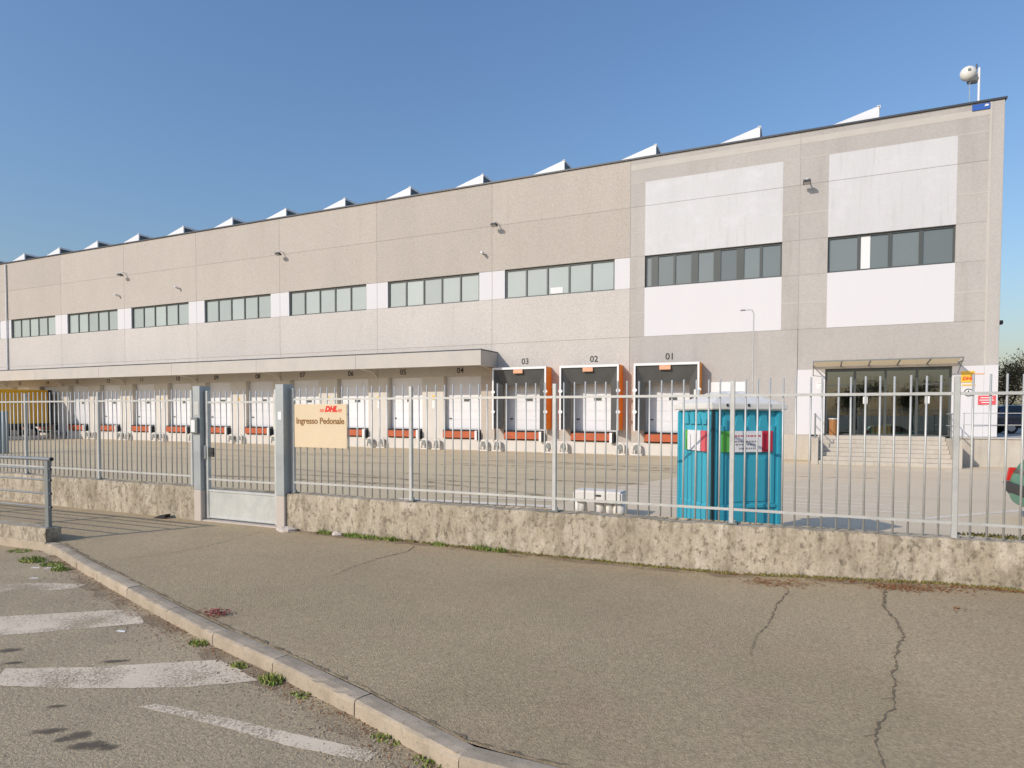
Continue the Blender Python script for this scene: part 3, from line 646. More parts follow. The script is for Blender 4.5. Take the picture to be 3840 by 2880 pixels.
obj('paper', MB().box(-.12, -.006, -.16, .16, .003, .14), M['paper'], hs); obj('print_line', MB().box(-.10, -.008, .08, .08, -.007, .10).box(-.02, -.008, -.09, .13, -.007, -.07), M['print_grey'], hs)
bs_ = thing('blue_sign', 'small blue sign with a white mark at the top right corner of the facade', 'sign', (6.64, D-.02, 15.05))
obj('board', MB().box(-.31, -.03, -.12, .31, .012, .12), M['blue'], bs_); obj('mark', MB().prism([(.10,.0),(.24,.0),(.27,.06),(.16,.09)], -.034, -.031), M['paper'], bs_)

# lights and cameras on the facade
def floodlight(x, z, lb):
    f = thing('floodlight', lb, 'floodlight', (x, D, z), 0, 'floodlights along the upper joint of the facade')
    obj('arm', MB().tube([(0,0,.12),(0,-.25,.14),(0,-.42,.02)], .03, 6), M['white_metal'], f)
    obj('housing', MB().prism([(-.62,-.12),(-.32,-.17),(-.30,-.05),(-.58,0)], -.16, .16, 'x'), M['bumper'], f); obj('lens', MB().quad((-.13,-.60,-.128),(.13,-.60,-.128),(.13,-.35,-.172),(-.13,-.35,-.172)), M['galv'], f)
floodlight(.05, 12.85, 'floodlight on the grey pier between the two large white panels')
floodlight(-15.88, 12.82, 'floodlight nearest left of the grey bays, above the canopy end')
floodlight(-31.9, 12.82, 'third floodlight from the right corner, mid facade')
floodlight(-48.0, 12.84, 'farthest floodlight towards the left of the facade')
def wall_camera(x, z, lb):
    f = thing('security_camera', lb, 'camera', (x, D, z), 0, 'small cameras above the window strip')
    obj('bracket', MB().tube([(0,0,0),(0,-.18,-.05)], .025, 6), M['frame'], f); obj('camera_body', MB().box(-.06, -.40, -.02, .06, -.10, .1), M['white_metal'], f, bevel=.02)
wall_camera(-16.72, 11.27, 'small white security camera near the canopy end, above the windows')
wall_camera(-42.0, 11.33, 'small security camera mid way along the left half of the facade')
wall_camera(-48.81, 11.29, 'farthest left small security camera, below a floodlight')
cl = thing('corner_lamp', 'small dark lamp on the right hand side wall of the warehouse', 'lamp', (7.46, D+.5, 6.1))
obj('bracket', MB().tube([(0,0,0),(.14,0,0)], .02, 6), M['frame'], cl); obj('lamp_head', MB().box(.06, -.12, -.12, .22, .12, .05), M['bumper'], cl, bevel=.02)
lp = thing('lamp_post', 'thin grey lamp post with bent arm standing in the yard behind the teal toilet', 'lamp post', (-1.335, 20.0, 0))
obj('pole', MB().tube([(0,0,0),(0,0,3),(0,0,5.12),(-.04,0,5.22),(-.12,0,5.235),(-.24,0,5.235)], .018, 8, .013), M['galv'], lp); obj('lamp_head', MB().box(-.37, -.035, 5.215, -.23, .035, 5.25), M['steel_grey'], lp, bevel=.01)
an = thing('roof_antenna', 'white round dish and mast on the roof corner', 'antenna', (6.67, D+.6, ZT))
obj('mast', MB().tube([(0,0,-.1),(0,0,1.72)], .045, 8), M['white_metal'], an); obj('dish', MB().ball((-.40,-.05,1.54), .31, 18, 12, (1,.8,1)), M['white_plastic'], an, smooth=True)
obj('dish_back', MB().tube([(-.36,.0,1.27),(-.08,.1,1.30)], .17, 12).box(-.46,-.34,1.56,-.36,-.30,1.64), M['steel_grey'], an); obj('arm', MB().tube([(-.3,0,1.5),(0,0,1.5)], .05, 8), M['white_metal'], an)
ch = MB()
for k in range(13): ch.tube([(-.33,0,.02+.09*k),(-.33,0,.075+.09*k)], .02, 5)
obj('chain', ch, M['galv'], an); obj('sensor', MB().tube([(-.1,0,1.72),(-.1,0,1.9)], .035, 6).box(-.12,-.02,1.5,-.08,.02,1.72), M['frame'], an)

# ------------------------------------------------------------------ roadside wall, fence, gate
def perimeter_wall(x0, x1, lb, sx, nx):
    w = thing('perimeter_wall', lb, 'wall', (x0, 9.03, 0), 0, 'low concrete walls under the fence')
    L_ = x1-x0; rr = random.Random(sx)
    ph = [rr.uniform(0, 6) for _ in range(8)]
    def top(x): return .672+.03*sstep(-1, 2, x)+.006*math.sin(x*2.3+ph[0])+.005*math.sin(x*7+ph[1])
    def n3(x, z): return .003*math.sin(x*5.1+ph[2]+z*4)+.002*math.sin(x*13+ph[3])*math.sin(z*17+ph[4])
    nz = 9
    def front(u, v):
        X = x0+L_*u; zt = top(X); z = -.2+(zt+.2)*v
        e = .014*max(0, (v-.85)/.15)**2 + rr.uniform(0, .004)
        return (L_*u, n3(X, z)-.004+e-.03*max(0, 1-v*2.2)*0.3, z-rr.uniform(0, .008)*(v > .95))
    def topf(u, v):
        X = x0+L_*u; return (L_*u, .014+.25*v, top(X)-.004+rr.uniform(-.003, .003))
    mb = MB().grid(nx, nz, front).grid(nx, 3, topf)
    mb.quad((0,0,-.2),(0,.27,-.2),(0,.27,top(x0)),(0,0,top(x0))).quad((L_,0,-.2),(L_,.27,-.2),(L_,.27,top(x1)),(L_,0,top(x1))).quad((0,.266,-.2),(L_,.266,-.2),(L_,.266,top(x1)),(0,.266,top(x0)))
    obj('wall_body', mb, M['rough_concrete'], w)
    return w
perimeter_wall(-8.76, 14, 'mottled low concrete wall under the fence right of the gate', 3, 330)
perimeter_wall(-34, -11.17, 'mottled low concrete wall under the fence left of the gate', 5, 300)

bar_me = MB().tube([(0,0,.70),(0,0,2.655)], .0125, 8).mesh('bar', M['galv'], smooth=True)
post_me = MB().box(-.03,-.03,.67,.03,.03,2.637).mesh('post', M['galv'], bevel=.006)
plate_me = MB().box(-.065,-.06,.672,.075,.06,.688).box(.03,-.02,.688,.055,.02,.73).mesh('base_plate', M['steel_grey'])
FY = 9.165
def fence(x0, posts, spans, lb):
    f = thing('fence', lb, 'fence', (x0, FY, 0), 0, 'steel bar fence along the street')
    for x in posts:
        p = link('post', post_me, f, (x-x0, 0, 0)); link('base_plate', plate_me, p)
    for a, b, n in spans:
        for z in (.872, 2.43):
            obj('rail', MB().box(a-x0+.031, -.026, z-.018, b-x0-.031, -.0135, z+.018), M['galv'], f)
        for k in range(1, n+1): link('bar', bar_me, f, (a-x0+(b-a)*k/(n+1)+rnd.uniform(-.004,.004), 0, rnd.uniform(-.006,.006)), (rnd.gauss(0,.003), rnd.gauss(0,.0035), 0))
rp = [-8.70,-6.08,-3.46,-.865,1.69,4.26,6.83,9.4,11.97]
fence(-8.70, rp, [(a, b, 15) for a, b in zip(rp, rp[1:])], 'galvanised bar fence right of the gate')
lpst = [-31.05,-28.28,-25.51,-22.74,-19.97,-17.2,-14.43,-11.42]
fence(-31.05, lpst, [(a, b, 16 if b < -12 else 18) for a, b in zip(lpst, lpst[1:])], 'galvanised bar fence left of the gate')

# pedestrian gate
def gate_post(x, lb):
    g = thing('gate_post', lb, 'gate post', (x, 8.98, 0), 0, 'square steel gate posts')
    obj('pier', MB().box(-.10, -.004, -.1, .105, .27, .618), M['pier_concrete'], g, bevel=.012)
    obj('steel_post', MB().box(-.10, 0, .62, .10, .26, 2.712), M['galv_post'], g, bevel=.006)
    return g
gp1 = gate_post(-11.07, 'left gate post with an intercom box on its front')
ic = obj('intercom', MB().box(-.105, -.055, 1.76, .08, -.002, 2.08), M['steel_grey'], gp1, bevel=.01)
obj('intercom_plate', MB().box(-.075, -.065, 1.79, .03, -.056, 2.03), M['paper'], ic)
obj('plate', MB().box(-.055, -.006, 2.13, .075, -.001, 2.40), M['galv'], gp1)
gp2 = gate_post(-8.868, 'right gate post beside the pale yellow sign')
obj('sticker', MB().box(-.035, -.004, 2.05, .05, -.001, 2.20), M['flag_white'], gp2)
gt = thing('gate', 'galvanised pedestrian gate with bars above and a sheet panel below', 'gate', (-10.95, 9.10, 0))
GW = 1.92
obj('frame', MB().box(0, -.02, .04, .075, .06, 2.62).box(GW-.075, -.02, .04, GW, .06, 2.62).box(.075, -.015, .055, GW-.075, .05, .095).box(.075, -.015, .585, GW-.075, .05, .63), M['galv_plate'], gt, bevel=.006)
obj('sheet_panel', MB().box(.075, .0, .095, GW-.075, .02, .585), M['galv_plate'], gt)
for z in (.84, 2.385): obj('rail', MB().box(.075, -.012, z-.018, GW-.075, .002, z+.018), M['galv'], gt)
gbar = MB().tube([(0,.016,.69),(0,.016,2.60)], .0125, 8).mesh('bar', M['galv'], smooth=True)
for k in range(10): link('bar', gbar, gt, (.075+(GW-.15)*(k+1)/11, 0, rnd.uniform(-.006,.006)))
lk = obj('lock', MB().box(-.045, -.05, 1.24, .035, -.02, 1.52), M['galv'], gt, bevel=.01)
obj('lock_case', MB().box(.076, -.01, 1.29, .21, .055, 1.47), M['black'], gt); obj('handle', MB().tube([(.17,-.01,1.40),(.17,-.06,1.40),(.29,-.06,1.40)], .014, 8), M['black'], gt)
obj('threshold', MB().box(-11.0, 9.0, -.1, -8.9, 9.3, .022), M['pier_concrete'], pav)

# entrance sign on the fence
sn = thing('entrance_sign', 'pale yellow pedestrian entrance sign hung on the fence beside the gate', 'sign', (-8.01, 9.115, 1.94))
obj('board', MB().box(-.61, -.012, -.40, .61, .012, .40), M['sign_cream'], sn, bevel=.003)
link('lettering', text_mesh('Ingresso Pedonale', .158, M['sign_brown'], .001, bold=.0035, spacing=.97), sn, (-.005, -.0145, .088), (R(90), 0, 0))
lg = text_mesh('DHL', .135, M['sign_red'], .001, shear=.35, bold=.010, spacing=1.05)
link('logo', lg, sn, (.25, -.0145, .305), (R(90), 0, 0))
lines = MB()
for z in (.262, .282, .302):
    lines.prism([(-.03+z*.1,z-.006),(.06+z*.1,z-.006),(.065+z*.1,z+.004),(-.025+z*.1,z+.004)], -.0155, -.0125); lines.prism([(.415+z*.1-.03,z-.006),(.50+z*.1-.03,z-.006),(.505+z*.1-.03,z+.004),(.42+z*.1-.03,z+.004)], -.0155, -.0125)
obj('logo_stripe', lines, M['sign_red'], sn)
obj('fixing_bracket', MB().box(-.60, .013, .20, .60, .03, .23).box(-.60, .013, -.23, .60, .03, -.20), M['galv'], sn)

# low roadside wall with tube railing at left
lw = thing('kerb_wall', 'low stained concrete plinth under the tube railing at left', 'wall', (-11.45, 6.36, 0), math.atan2(-.19, -8.55)+math.pi)
rr = random.Random(21)
def kw(u, v):
    return (-25*u, .006*math.sin(u*130)+.006*math.sin(u*371+v*5)+(.012 if v > .9 else 0), -.14+.375*v+(.004*math.sin(u*90) if v > .9 else 0))
mbw = MB().grid(160, 5, kw).grid(160, 1, lambda u, v: (-25*u, .012+.24*v, .235+.004*math.sin(u*90))).quad((0,0,-.14),(0,.25,-.14),(0,.25,.235),(0,.012,.235)).quad((0,.252,-.14),(-25,.252,-.14),(-25,.252,.235),(0,.252,.235))
obj('plinth_body', mbw, M['rough_concrete'], lw)
obj('base_course', MB().box(-25, -.03, -.14, .02, -.001, .01), M['kerb_stone'], lw, bevel=.006)
rl_ = thing('tube_railing', 'grey steel tube railing on the low plinth at the left edge', 'railing', (-11.58, 6.485, .235), math.atan2(-.19, -8.55)+math.pi)
for k in range(9): obj('post', MB().box(-.055-2.6*k, -.03, 0, .045-2.6*k, .03, 1.12), M['steel_grey'], rl_, bevel=.006); obj('foot_plate', MB().box(-.10-2.6*k, -.08, .0, .09-2.6*k, .08, .012), M['steel_grey'], rl_)
obj('top_rail', MB().tube([(.10,0,1.155),(-22,0,1.155)], .032, 10), M['galv'], rl_, smooth=True)
for z in (.985, .80, .57, .34): obj('rail', MB().tube([(.075,0,z),(-22,0,z)], .016, 8), M['galv'], rl_, smooth=True)
for z in (.985, .80, .57, .34): obj('end_cap', MB().tube([(.075,0,z),(.085,0,z)], .019, 8), M['rubber'], rl_)
obj('end_cap', MB().tube([(.10,0,1.155),(.115,0,1.155)], .034, 10), M['rubber'], rl_)

# ------------------------------------------------------------------ portable toilet
pt = thing('portable_toilet', 'teal portable toilet with white roof behind the fence', 'portable toilet', (-1.22, 9.9, 0), R(35.6))
w = 1.18
body = MB().box(.0, .0, .0, w, w, .12)
obj('base', body, M['teal_dark'], pt)
# left wall (x=0 plane) with corner columns, ribs and top notches
cols = MB()
for (x, y) in ((0,0),(w-.10,0),(0,w-.10),(w-.10,w-.10)): cols.box(x, y, .12, x+.10, y+.10, 2.235)
obj('corner_post', cols, M['teal'], pt, bevel=.02, seg=2)
obj('gap_strip', MB().box(-.004, -.012, .10, .035, .03, 2.24), M['teal_dark'], pt)
lft = MB()
def lw_prof(u):  # shallow vertical ribs
    return .035 + .012*(1 if (u*4 % 1) > .5 else 0)
lft.grid(32, 1, lambda u, v: (lw_prof(u), .10+(w-.20)*u, .80+1.20*v)).grid(32, 1, lambda u, v: (.025, .10+(w-.20)*u, .12+.64*v)).grid(1, 1, lambda u, v: (.025+.02*v, .10+(w-.20)*u, .76+.04*v))
lft.grid(8, 1, lambda u, v: (.045-.03*v*(int(u*8) % 2), .10+(w-.20)*u, 2.0+.235*v))
obj('side_wall', lft, M['teal'], pt)
obj('side_wall', MB().box(w-.05, .10, .12, w-.03, w-.10, 2.235).box(.10, w-.05, .12, w-.10, w-.03, 2.235), M['teal'], pt)
dr = obj('door', MB().box(.10, .03, .12, w-.10, .06, 2.0), M['teal'], pt)
obj('door_frame', MB().box(.10, .005, .74, w-.10, .03, .80).box(.13, .01, .80, .20, .03, 2.0).box(w-.20, .01, .80, w-.13, .03, 2.0).box(.13, .01, .12, w-.13, .03, .72), M['teal'], dr, bevel=.008)
obj('door_panel', MB().box(.24, .018, .84, w-.24, .03, 1.50), M['teal'], dr, bevel=.008)
obj('vent_band', MB().box(.10, .05, 2.0, w-.10, .09, 2.235), M['teal'], pt)
for k in range(4):
    x = .20+.2*k; obj('vent_louvre', MB().prism([(x,2.0),(x+.14,2.0),(x+.11,2.20),(x+.03,2.20)], .03, .052), M['teal'], pt)
for k in range(4):
    y = .20+.2*k; obj('vent_louvre', MB().prism([(y,2.02),(y+.15,2.02),(y+.12,2.19),(y+.03,2.19)], .012, .03, 'x'), M['teal'], pt)
obj('flag_sticker', MB().box(.15, -.006, 1.60, .28, .009, 1.92), M['flag_green'], dr)
bd = obj('door_sign', MB().box(.281, -.006, 1.60, .82, .009, 1.92), M['flag_white'], dr); obj('flag_sticker', MB().box(.821, -.006, 1.60, 1.0, .009, 1.92), M['flag_red'], dr)
pr = MB(); pg = MB()
for z, a, b, m_ in ((1.845,.30,.80,pr),(1.76,.36,.76,pg),(1.715,.34,.70,pg),(1.655,.44,.74,pg)):
    x = a
    while x < b:
        l = rnd.uniform(.02, .055); m_.box(x, -.008, z-.013, min(b, x+l), -.0065, z+.013); x += l+.014
obj('print_line', pr, M['print_red'], bd); obj('print_line', pg, M['print_grey'], bd)
obj('flag_sticker', MB().box(.0, .80, 1.60, .033, .88, 1.92), M['flag_green'], pt); obj('flag_sticker', MB().box(.0, .36, 1.60, .033, .799, 1.92), M['flag_white'], pt); obj('flag_sticker', MB().box(.0, .18, 1.60, .033, .359, 1.92), M['flag_pink'], pt)
rf = MB(); e = .045
rf.box(-e, -e, 2.24, w+e, w+e, 2.34)
obj('roof_rim', rf, M['white_plastic'], pt, bevel=.015, seg=2)
def rooff(u, v):
    x = -e+.02+(w+2*e-.04)*u; y = -e+.02+(w+2*e-.04)*v
    r_ = max(abs(2*u-1), abs(2*v-1)); return (x, y, 2.338+.19*min(1,(1-r_)*1.5)+.012*(1 if int(u*12) % 2 else 0)*(1-r_))
obj('roof', MB().grid(24, 16, rooff), M['white_plastic'], pt)
obj('roof_hook', MB().box(.2,-e-.012,2.29,.23,-e-.001,2.33).box(.55,-e-.012,2.29,.58,-e-.001,2.33).box(.9,-e-.012,2.29,.93,-e-.001,2.33), M['bumper'], pt)
obj('vent_pipe', MB().tube([(.25,w-.2,2.35),(.25,w-.2,2.58)], .05, 10), M['white_plastic'], pt)

# white block bench beside the toilet
wb = thing('block_bench', 'low white block bench on thick rounded legs in the yard left of the toilet', 'bench', (-3.9, 13.1, 0))
obj('top_slab', MB().box(-.54, -.25, .30, .53, .26, .545), M['blob_white'], wb, bevel=.04, seg=3)
for x, r_ in ((-.44,.13),(-.02,.10),(.20,.09),(.42,.12)): obj('leg', MB().tube([(x,0,0),(x,0,.31)], r_*1.25, 14, r_), M['blob_white'], wb, smooth=True)
obj('slot', MB().box(-.05, -.256, .43, .09, -.249, .47), M['black'], wb)

# ------------------------------------------------------------------ lorry trailer at the far dock
tk = thing('lorry_trailer', 'yellow lorry trailer backed up to the docks under the canopy at far left', 'trailer', (-58.17, 32.3, 0))
obj('box_body', MB().box(-1.25, -8.5, 1.25, 1.25, -.12, 3.98), M['yellow'], tk, bevel=.02)
rib = MB()
for k in range(28): rib.box(1.25, -8.35+.29*k, 1.35, 1.275, -8.27+.29*k, 3.85)
obj('side_rib', rib, M['yellow'], tk)
obj('rear_frame', MB().box(-1.27, -.119, 1.15, 1.27, .02, 4.0).box(1.252, -.30, 1.15, 1.285, -.119, 3.99), M['chassis'], tk)
obj('chassis_rail', MB().box(-.5, -8.4, .95, -.35, -.15, 1.25).box(.35, -8.4, .95, .5, -.15, 1.25).box(-1.2, -.35, .45, 1.2, -.2, .62).box(1.0,-6.4,.45,1.2,-3.4,1.0).box(1.18,-3.3,1.0,1.24,-.3,1.25), M['chassis'], tk)
for y in (-1.5, -2.8):
    for x in (-1.18, .86):
        wl = obj('wheel', MB().tube([(x,y,.5),(x+.32,y,.5)], .5, 20), M['tyre'], tk); obj('rim', MB().tube([(x-.005,y,.5),(x+.325,y,.5)], .27, 14), M['rim'], wl)
for x in (-.9, .8): obj('landing_leg', MB().box(x, -7.2, 0, x+.1, -7.1, 1.0), M['chassis'], tk)
obj('number_plate', MB().box(1.25, -2.2, .72, 1.262, -1.8, .82), M['paper'], tk)
wc = thing('wheel_chock', 'pale concrete kerb block lying beside the yellow trailer wheels', 'block', (-56.4, 29.8, 0))
obj('chock_body', MB().prism([(-1.7,0),(1.6,0),(1.4,.28),(-1.5,.28)], -.15, .15, 'x'), M['blob_white'], wc, bevel=.02)
gpst = thing('steel_cabinet', 'blue grey upright steel cabinet in the yard at the left edge', 'cabinet', (-38.2, 19.2, 0))
obj('cabinet_body', MB().box(-.42, -.2, 0, .12, .2, 2.2), M['lamp_blue'], gpst, bevel=.03); obj('side_post', MB().box(.15, -.1, 0, .36, .15, 2.22), M['lamp_blue'], gpst, bevel=.02); obj('door_line', MB().box(-.16, -.206, .1, -.14, -.199, 2.1), M['bumper'], gpst)

# ------------------------------------------------------------------ cars
def car(name, label, paint, loc, rz, L_=3.75, H=1.42, hatch=True, group=None):
    c = thing(name, label, 'car', loc, rz, group); hw = .80
    sta = [(0.0,.36,.74,.80,.68),(.06,.32,.86,.98,.74),(.22,.30,.92,1.30,.78),(.40,.28,.94,H,.80),(1.3,.24,.94,H+.02,.81),(2.0,.24,.93,H-.06,.81),(2.65,.24,.92,.98,.80),(3.3,.25,.80,.84,.76),(L_-.08,.28,.66,.70,.66),(L_,.34,.60,.62,.58)]
    ring = []
    for x, zb, zbelt, zr, h in sta:
        rw = h*.78 if zr > zbelt+.12 else h*.92
        ring.append([(x,-h*.9,zb),(x,-h,zb+.18),(x,-h,zbelt-.08),(x,-h*.985,zbelt),(x,-rw,zr-.05),(x,-rw*.86,zr),(x,rw*.86,zr),(x,rw,zr-.05),(x,h*.985,zbelt),(x,h,zbelt-.08),(x,h,zb+.18),(x,h*.9,zb)])
    mb = MB(); n = len(ring[0])
    for r_ in ring: mb.v += r_
    for k in range(len(ring)-1):
        for j in range(n): mb.f.append((k*n+j, k*n+(j+1) % n, (k+1)*n+(j+1) % n, (k+1)*n+j))
    mb.f.append(tuple(range(n))); mb.f.append(tuple((len(ring)-1)*n+j for j in reversed(range(n))))
    bo = obj('body', mb, paint, c, smooth=True); sm_ = bo.modifiers.new('Subdivision', 'SUBSURF'); sm_.levels = 2; sm_.render_levels = 2
    for s in (-1, 1):
        for (xa, xb, xc, xd) in ((.42,1.22,1.22,.52),(1.28,2.40,1.98,1.28)):
            obj('side_window', MB().quad((xa,s*.800,.96),(xb,s*.800,.96),(xc,s*.662,H-.06),(xd,s*.662,H-.06)), M['car_glass'], c)
        obj('tail_light', MB().prism([(-.015,.78),(.10,.78),(.17,1.06),(.03,1.06)], s*.74-.05, s*.74+.05), M['lamp_red'], c, bevel=.01)
        obj('headlight', MB().box(L_-.35, s*.62-.12, .60, L_-.04, s*.62+.12, .74), M['paper'], c, bevel=.02)
        obj('trim_line', MB().box(.3, s*.815-.008, .66, 3.2, s*.815+.008, .71), M['bumper'], c)
        for x in (.72, 3.05):
            wl = obj('wheel', MB().tube([(x,s*.80-.10*s-.09,.29),(x,s*.80-.10*s+.09,.29)], .29, 18), M['tyre'], c); obj('rim', MB().tube([(x,s*.70+.10*s-.01,.29),(x,s*.70+.10*s+.01,.29)], .17, 12), M['rim'], wl)
    obj('rear_window', MB().quad((.045,-.55,.98),(.045,.55,.98),(.36,.50,H-.04),(.36,-.50,H-.04)), M['car_glass'], c); obj('windscreen', MB().quad((2.64,-.62,1.0),(2.64,.62,1.0),(2.02,.55,H-.05),(2.02,-.55,H-.05)), M['car_glass'], c)
    obj('rear_bumper', MB().prism([(-.07,.77),(.30,.77),(.42,.34),(.16,.34),(-.03,.60)], -.78, .78), M['bumper'], c, bevel=.02); obj('front_bumper', MB().box(L_-.25, -.7, .30, L_+.05, .7, .55), M['bumper'], c, bevel=.03)
    return c
car('green_car', 'dark green hatchback with red tail light at the right edge', M['car_green'], (3.96, 15.8, 0), 0)
car('blue_car', 'navy car parked on the terrace behind the railing, nearest the building', M['car_blue'], (8.6, 39.5, 1.205), R(8), group='navy cars on the terrace')
car('blue_car', 'navy car parked deeper on the terrace, farther right', M['car_blue'], (13.6, 41.0, 1.205), R(12), group='navy cars on the terrace')

# ------------------------------------------------------------------ small stuff on the ground
def tuft(x, y, z, r_, h, n, mt, name, label, cat, sq=1.0):
    mb = MB()
    for _ in range(n):
        a = rnd.uniform(0, 2*math.pi); d = r_*math.sqrt(rnd.random()); px, py = x+d*math.cos(a), y+d*math.sin(a)*sq
        hh = h*rnd.uniform(.4, 1.1)*(1-.5*d/r_); t = rnd.uniform(0, 2*math.pi); w_ = rnd.uniform(.006, .014); lx, ly = rnd.uniform(-.6,.6)*hh, rnd.uniform(-.6,.6)*hh
        c_, s_ = math.cos(t)*w_, math.sin(t)*w_
        mb.quad((px-c_,py-s_,z),(px+c_,py+s_,z),(px+c_*.6+lx*.5,py+s_*.6+ly*.5,z+hh*.65),(px+lx,py+ly,z+hh))
    return tag(obj(name, mb, mt), kind='stuff')
for (x, y, r_, h, n) in ((-7.78,8.93,.16,.13,150),(-7.12,8.93,.22,.13,190),(-6.75,8.94,.25,.11,200),(-6.35,8.95,.16,.12,130),(-5.40,8.95,.17,.10,130),(-4.62,8.95,.19,.13,170),(-4.30,8.95,.14,.12,120)):
    tuft(x, y, 0, r_, h, n, M['grass'], 'grass', '', '', .3)
for (x, y, r_, h, n) in ((-10.85,5.83,.24,.10,260),(-10.3,5.80,.22,.07,150),(-9.85,5.66,.16,.10,120),(-5.45,4.42,.12,.07,90),(-4.64,4.18,.10,.06,70),(-4.12,4.05,.13,.10,130),(-3.7,3.95,.10,.04,60),(-2.65,3.66,.13,.04,70),(-2.22,3.54,.12,.04,60),(-1.85,3.42,.15,.04,60),(-11.8,6.15,.25,.05,120)):
    tuft(x, y, -.13, r_, h, n, M['grass'], 'grass', '', '', .6)
tuft(2.6, 9.36, .70, .9, .07, 700, M['moss'], 'moss', '', '', .12)
wl_ = MB()
for _ in range(2600):   # thin line of dry weeds along the wall foot
    x = rnd.uniform(-8.0, 3.5); y = 9.015-abs(rnd.gauss(0, .045))*(.5+.5*math.sin(x*2.1)**2); z = walk_z(x, y); s = rnd.uniform(.008, .03); a = rnd.uniform(0, 6.3)
    wl_.quad((x-s*math.cos(a),y-s*math.sin(a)*.5,z+.005),(x+s*math.cos(a),y+s*math.sin(a)*.5,z+.005),(x+rnd.uniform(-.02,.02),y,z+rnd.uniform(.01,.05)))
tag(obj('wall_foot_weeds', wl_, M['moss']), kind='stuff')
dl = MB()
def leaf(mb, x, y, z, s):
    a = rnd.uniform(0, 6.3); tz = rnd.uniform(0, .6)*s; c_, s_ = math.cos(a)*s, math.sin(a)*s
    mb.quad((x-c_,y-s_,z+.004),(x+s_*.45,y-c_*.45,z+.006+tz),(x+c_,y+s_,z+.005+tz*.4),(x-s_*.45,y+c_*.45,z+.006+tz*.8))
for (cx, cy, rx, ry, n) in ((-.25,8.62,.42,.22,300),(.45,8.88,.4,.06,90),(1.0,8.70,.3,.18,240),(1.35,8.72,.45,.16,240),(1.9,8.92,.6,.09,200),(2.6,8.93,.8,.06,160),(-.9,8.97,.25,.06,60),(1.55,7.95,.14,.10,16),(-2,8.98,1.5,.02,80),(-4.5,8.93,1.6,.05,90)):
    for _ in range(n):
        x = cx+rnd.gauss(0, .5)*rx; y = min(9.0, cy+rnd.gauss(0, .5)*ry); leaf(dl, x, y, walk_z(x, y)+.004, rnd.uniform(.01, .026))
tag(obj('dry_leaves', dl, M['dry_leaf']), kind='stuff')
gl_ = MB()
for _ in range(700):
    x = rnd.uniform(-11, -1.6); y = kf(x)-abs(rnd.gauss(0, .14)); leaf(gl_, x, y, -.13, rnd.uniform(.008, .02))
tag(obj('gutter_leaves', gl_, M['dry_leaf']), kind='stuff')
rl2 = MB()
for _ in range(150): leaf(rl2, -5.72+rnd.gauss(0, .10), 4.86+rnd.gauss(0, .05), .01+rnd.uniform(0,.03), rnd.uniform(.012, .026))
tag(obj('red_leaves', rl2, M['red_leaf']), kind='stuff')
gr = MB()
for _ in range(1100):
    x = rnd.uniform(-10, -1.5); y = kf(x)-abs(rnd.gauss(0, .35)); s = rnd.uniform(.003, .009)
    gr.ball((x, y, -.13+s*.4), s, 5, 3)
tag(obj('gravel', gr, M['kerb_stone']), kind='stuff')
def rock(x, y, z, s, lb, mt, fl=.5):
    mb = MB().ball((0,0,0), s, 9, 6, (1, .7, fl)); q = random.Random(int(x*100))
    mb.v = [(a*q.uniform(.8,1.2), b*q.uniform(.8,1.2), c_*q.uniform(.8,1.2)) for a, b, c_ in mb.v]
    return tag(obj('rubble', mb, mt, None, (x, y, z)), lb, 'rubble')
rock(-8.62, 8.88, .02, .22, 'flat broken piece of concrete at the foot of the right gate post', M['pier_concrete'], .28)
rock(-7.5, 8.93, .02, .10, 'small broken concrete lump by the wall between grass tufts', M['pier_concrete'], .5)
sp = thing('litter_sheet', 'black sheet of litter against the wall left of the gate', 'litter', (-12.0, 8.87, 0), R(8))
obj('sheet', MB().prism([(-.16,.0),(.14,.02),(.17,.09),(.02,.07)], -.06, .08), M['rubber'], sp)
for (x, y, a, l, lb) in ((-10.08,5.68,.8,.20,'white stick of litter lying by the weeds at the kerb'),(-10.3,5.58,.5,.13,'flattened pale litter left of the white stick'),(-6.5,4.33,.2,.12,'scrap of white paper on the road between two stripes'),(-9.68,5.22,.6,.12,'crumpled dark and white litter above the first stripe')):
    lt = thing('litter', lb, 'litter', (x, y, -.13), a)
    obj('scrap', MB().prism([(-l/2,-.012),(l/2,-.02),(l/2-.02,.01),(-l/2+.02,.02)], .003, .010, 'z'), M['paper'], lt, bevel=.002)

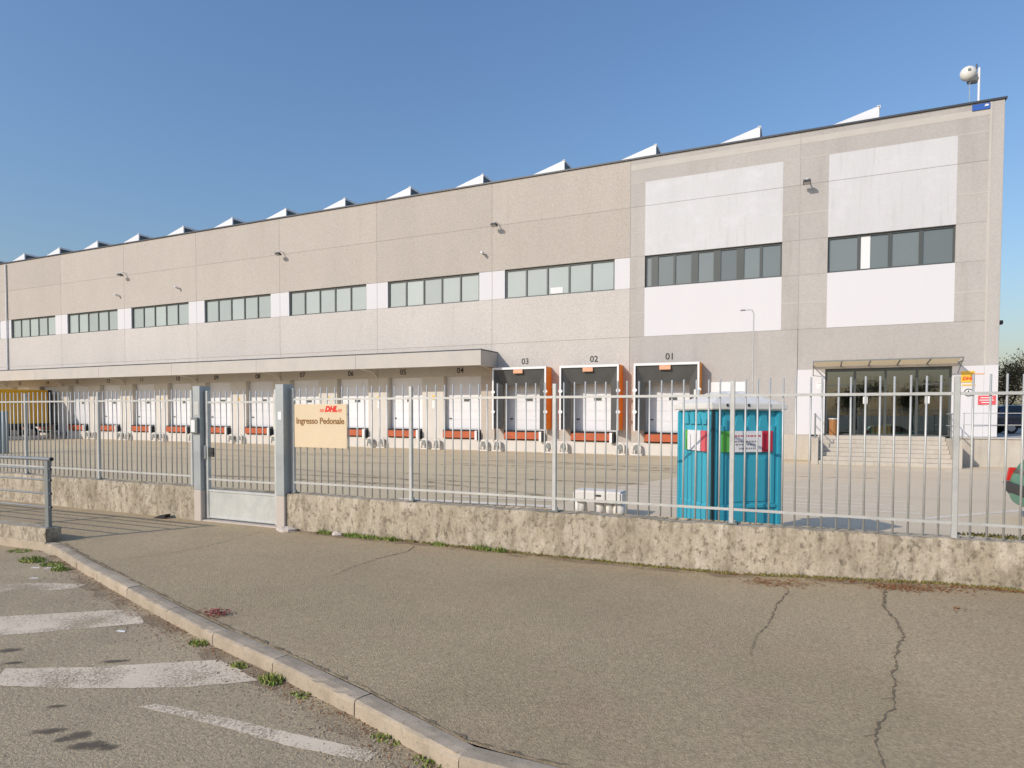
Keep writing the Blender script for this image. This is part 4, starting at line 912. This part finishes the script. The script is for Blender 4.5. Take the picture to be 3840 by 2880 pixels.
# ------------------------------------------------------------------ trees
def limb(mb, p, d, l, r_, depth, tips, rr):
    q = p + d*l*.5 + Vector((rr.uniform(-.06,.06), rr.uniform(-.06,.06), 0))*l; e = p + d*l
    mb.tube([p, q, e], r_, 6 if depth > 1 else 4, r_*.6)
    tips.append(e)
    if depth == 0: return
    for _ in range(rr.choice((2,3,3))):
        nd = (d + Vector((rr.uniform(-.8,.8), rr.uniform(-.8,.8), rr.uniform(-.15,.65)))).normalized()
        limb(mb, e if rr.random() < .6 else q, nd, l*rr.uniform(.6,.8), r_*.55, depth-1, tips, rr)
def tree(name, label, loc, h, mt, leaves, seed, depth=4, cl=.55, group=None, crown='crown'):
    rr = random.Random(seed); t = thing(name, label, 'tree', loc, 0, group); mb = MB(); tips = []
    limb(mb, Vector((0,0,-.1)), Vector((rr.uniform(-.05,.05), rr.uniform(-.05,.05), 1)), h*.30, h*.022, depth, tips, rr)
    obj('trunk', mb, M['bark'], t)
    if leaves:
        lm = MB()
        for _ in range(leaves):
            c = tips[rr.randrange(len(tips))]
            if c.z < h*.22: continue
            p = c + Vector((rr.gauss(0,cl), rr.gauss(0,cl), rr.gauss(0,cl*.8))); s = rr.uniform(.06,.15)*h/8
            a = Vector((rr.gauss(0,1),rr.gauss(0,1),rr.gauss(0,1))).normalized(); b = a.orthogonal().normalized()
            lm.quad(p-a*s, p+b*s*.5, p+a*s, p-b*s*.5)
        tag(obj(crown, lm, mt, t), kind='stuff')
    return t
tree('autumn_tree', 'yellow brown autumn tree behind the terrace at right', (14.0, 58, 1.2), 5.6, M['leaf_autumn'], 5000, 11, 4, .5)
tree('bare_tree', 'bare branched tree at the right edge behind the terrace', (16.2, 62, 1.2), 8.0, M['leaf_autumn'], 260, 5, 5, .3)
tree('dark_hedge_tree', 'dark green bushy tree farther right behind the terrace', (18.5, 56, 1.2), 5.0, M['leaf_green'], 6000, 8, 4, .6)
t0 = tree('street_tree', 'green tree across the street, first in the row mirrored in the entrance glass', (7, -36, 0), 8.5, M['leaf_green'], 5000, 31, 4, .7, 'trees across the street')
for i, (x, y, a, nm) in enumerate(((14,-38,1.1,'second'),(21,-35,2.3,'third'),(0,-40,3.9,'fourth'),(30,-40,.4,'fifth'),(-9,-42,5.0,'sixth'))):
    copy_thing(t0, (x, y, 0), a, 'green tree across the street, %s in the row mirrored in the entrance glass' % nm)
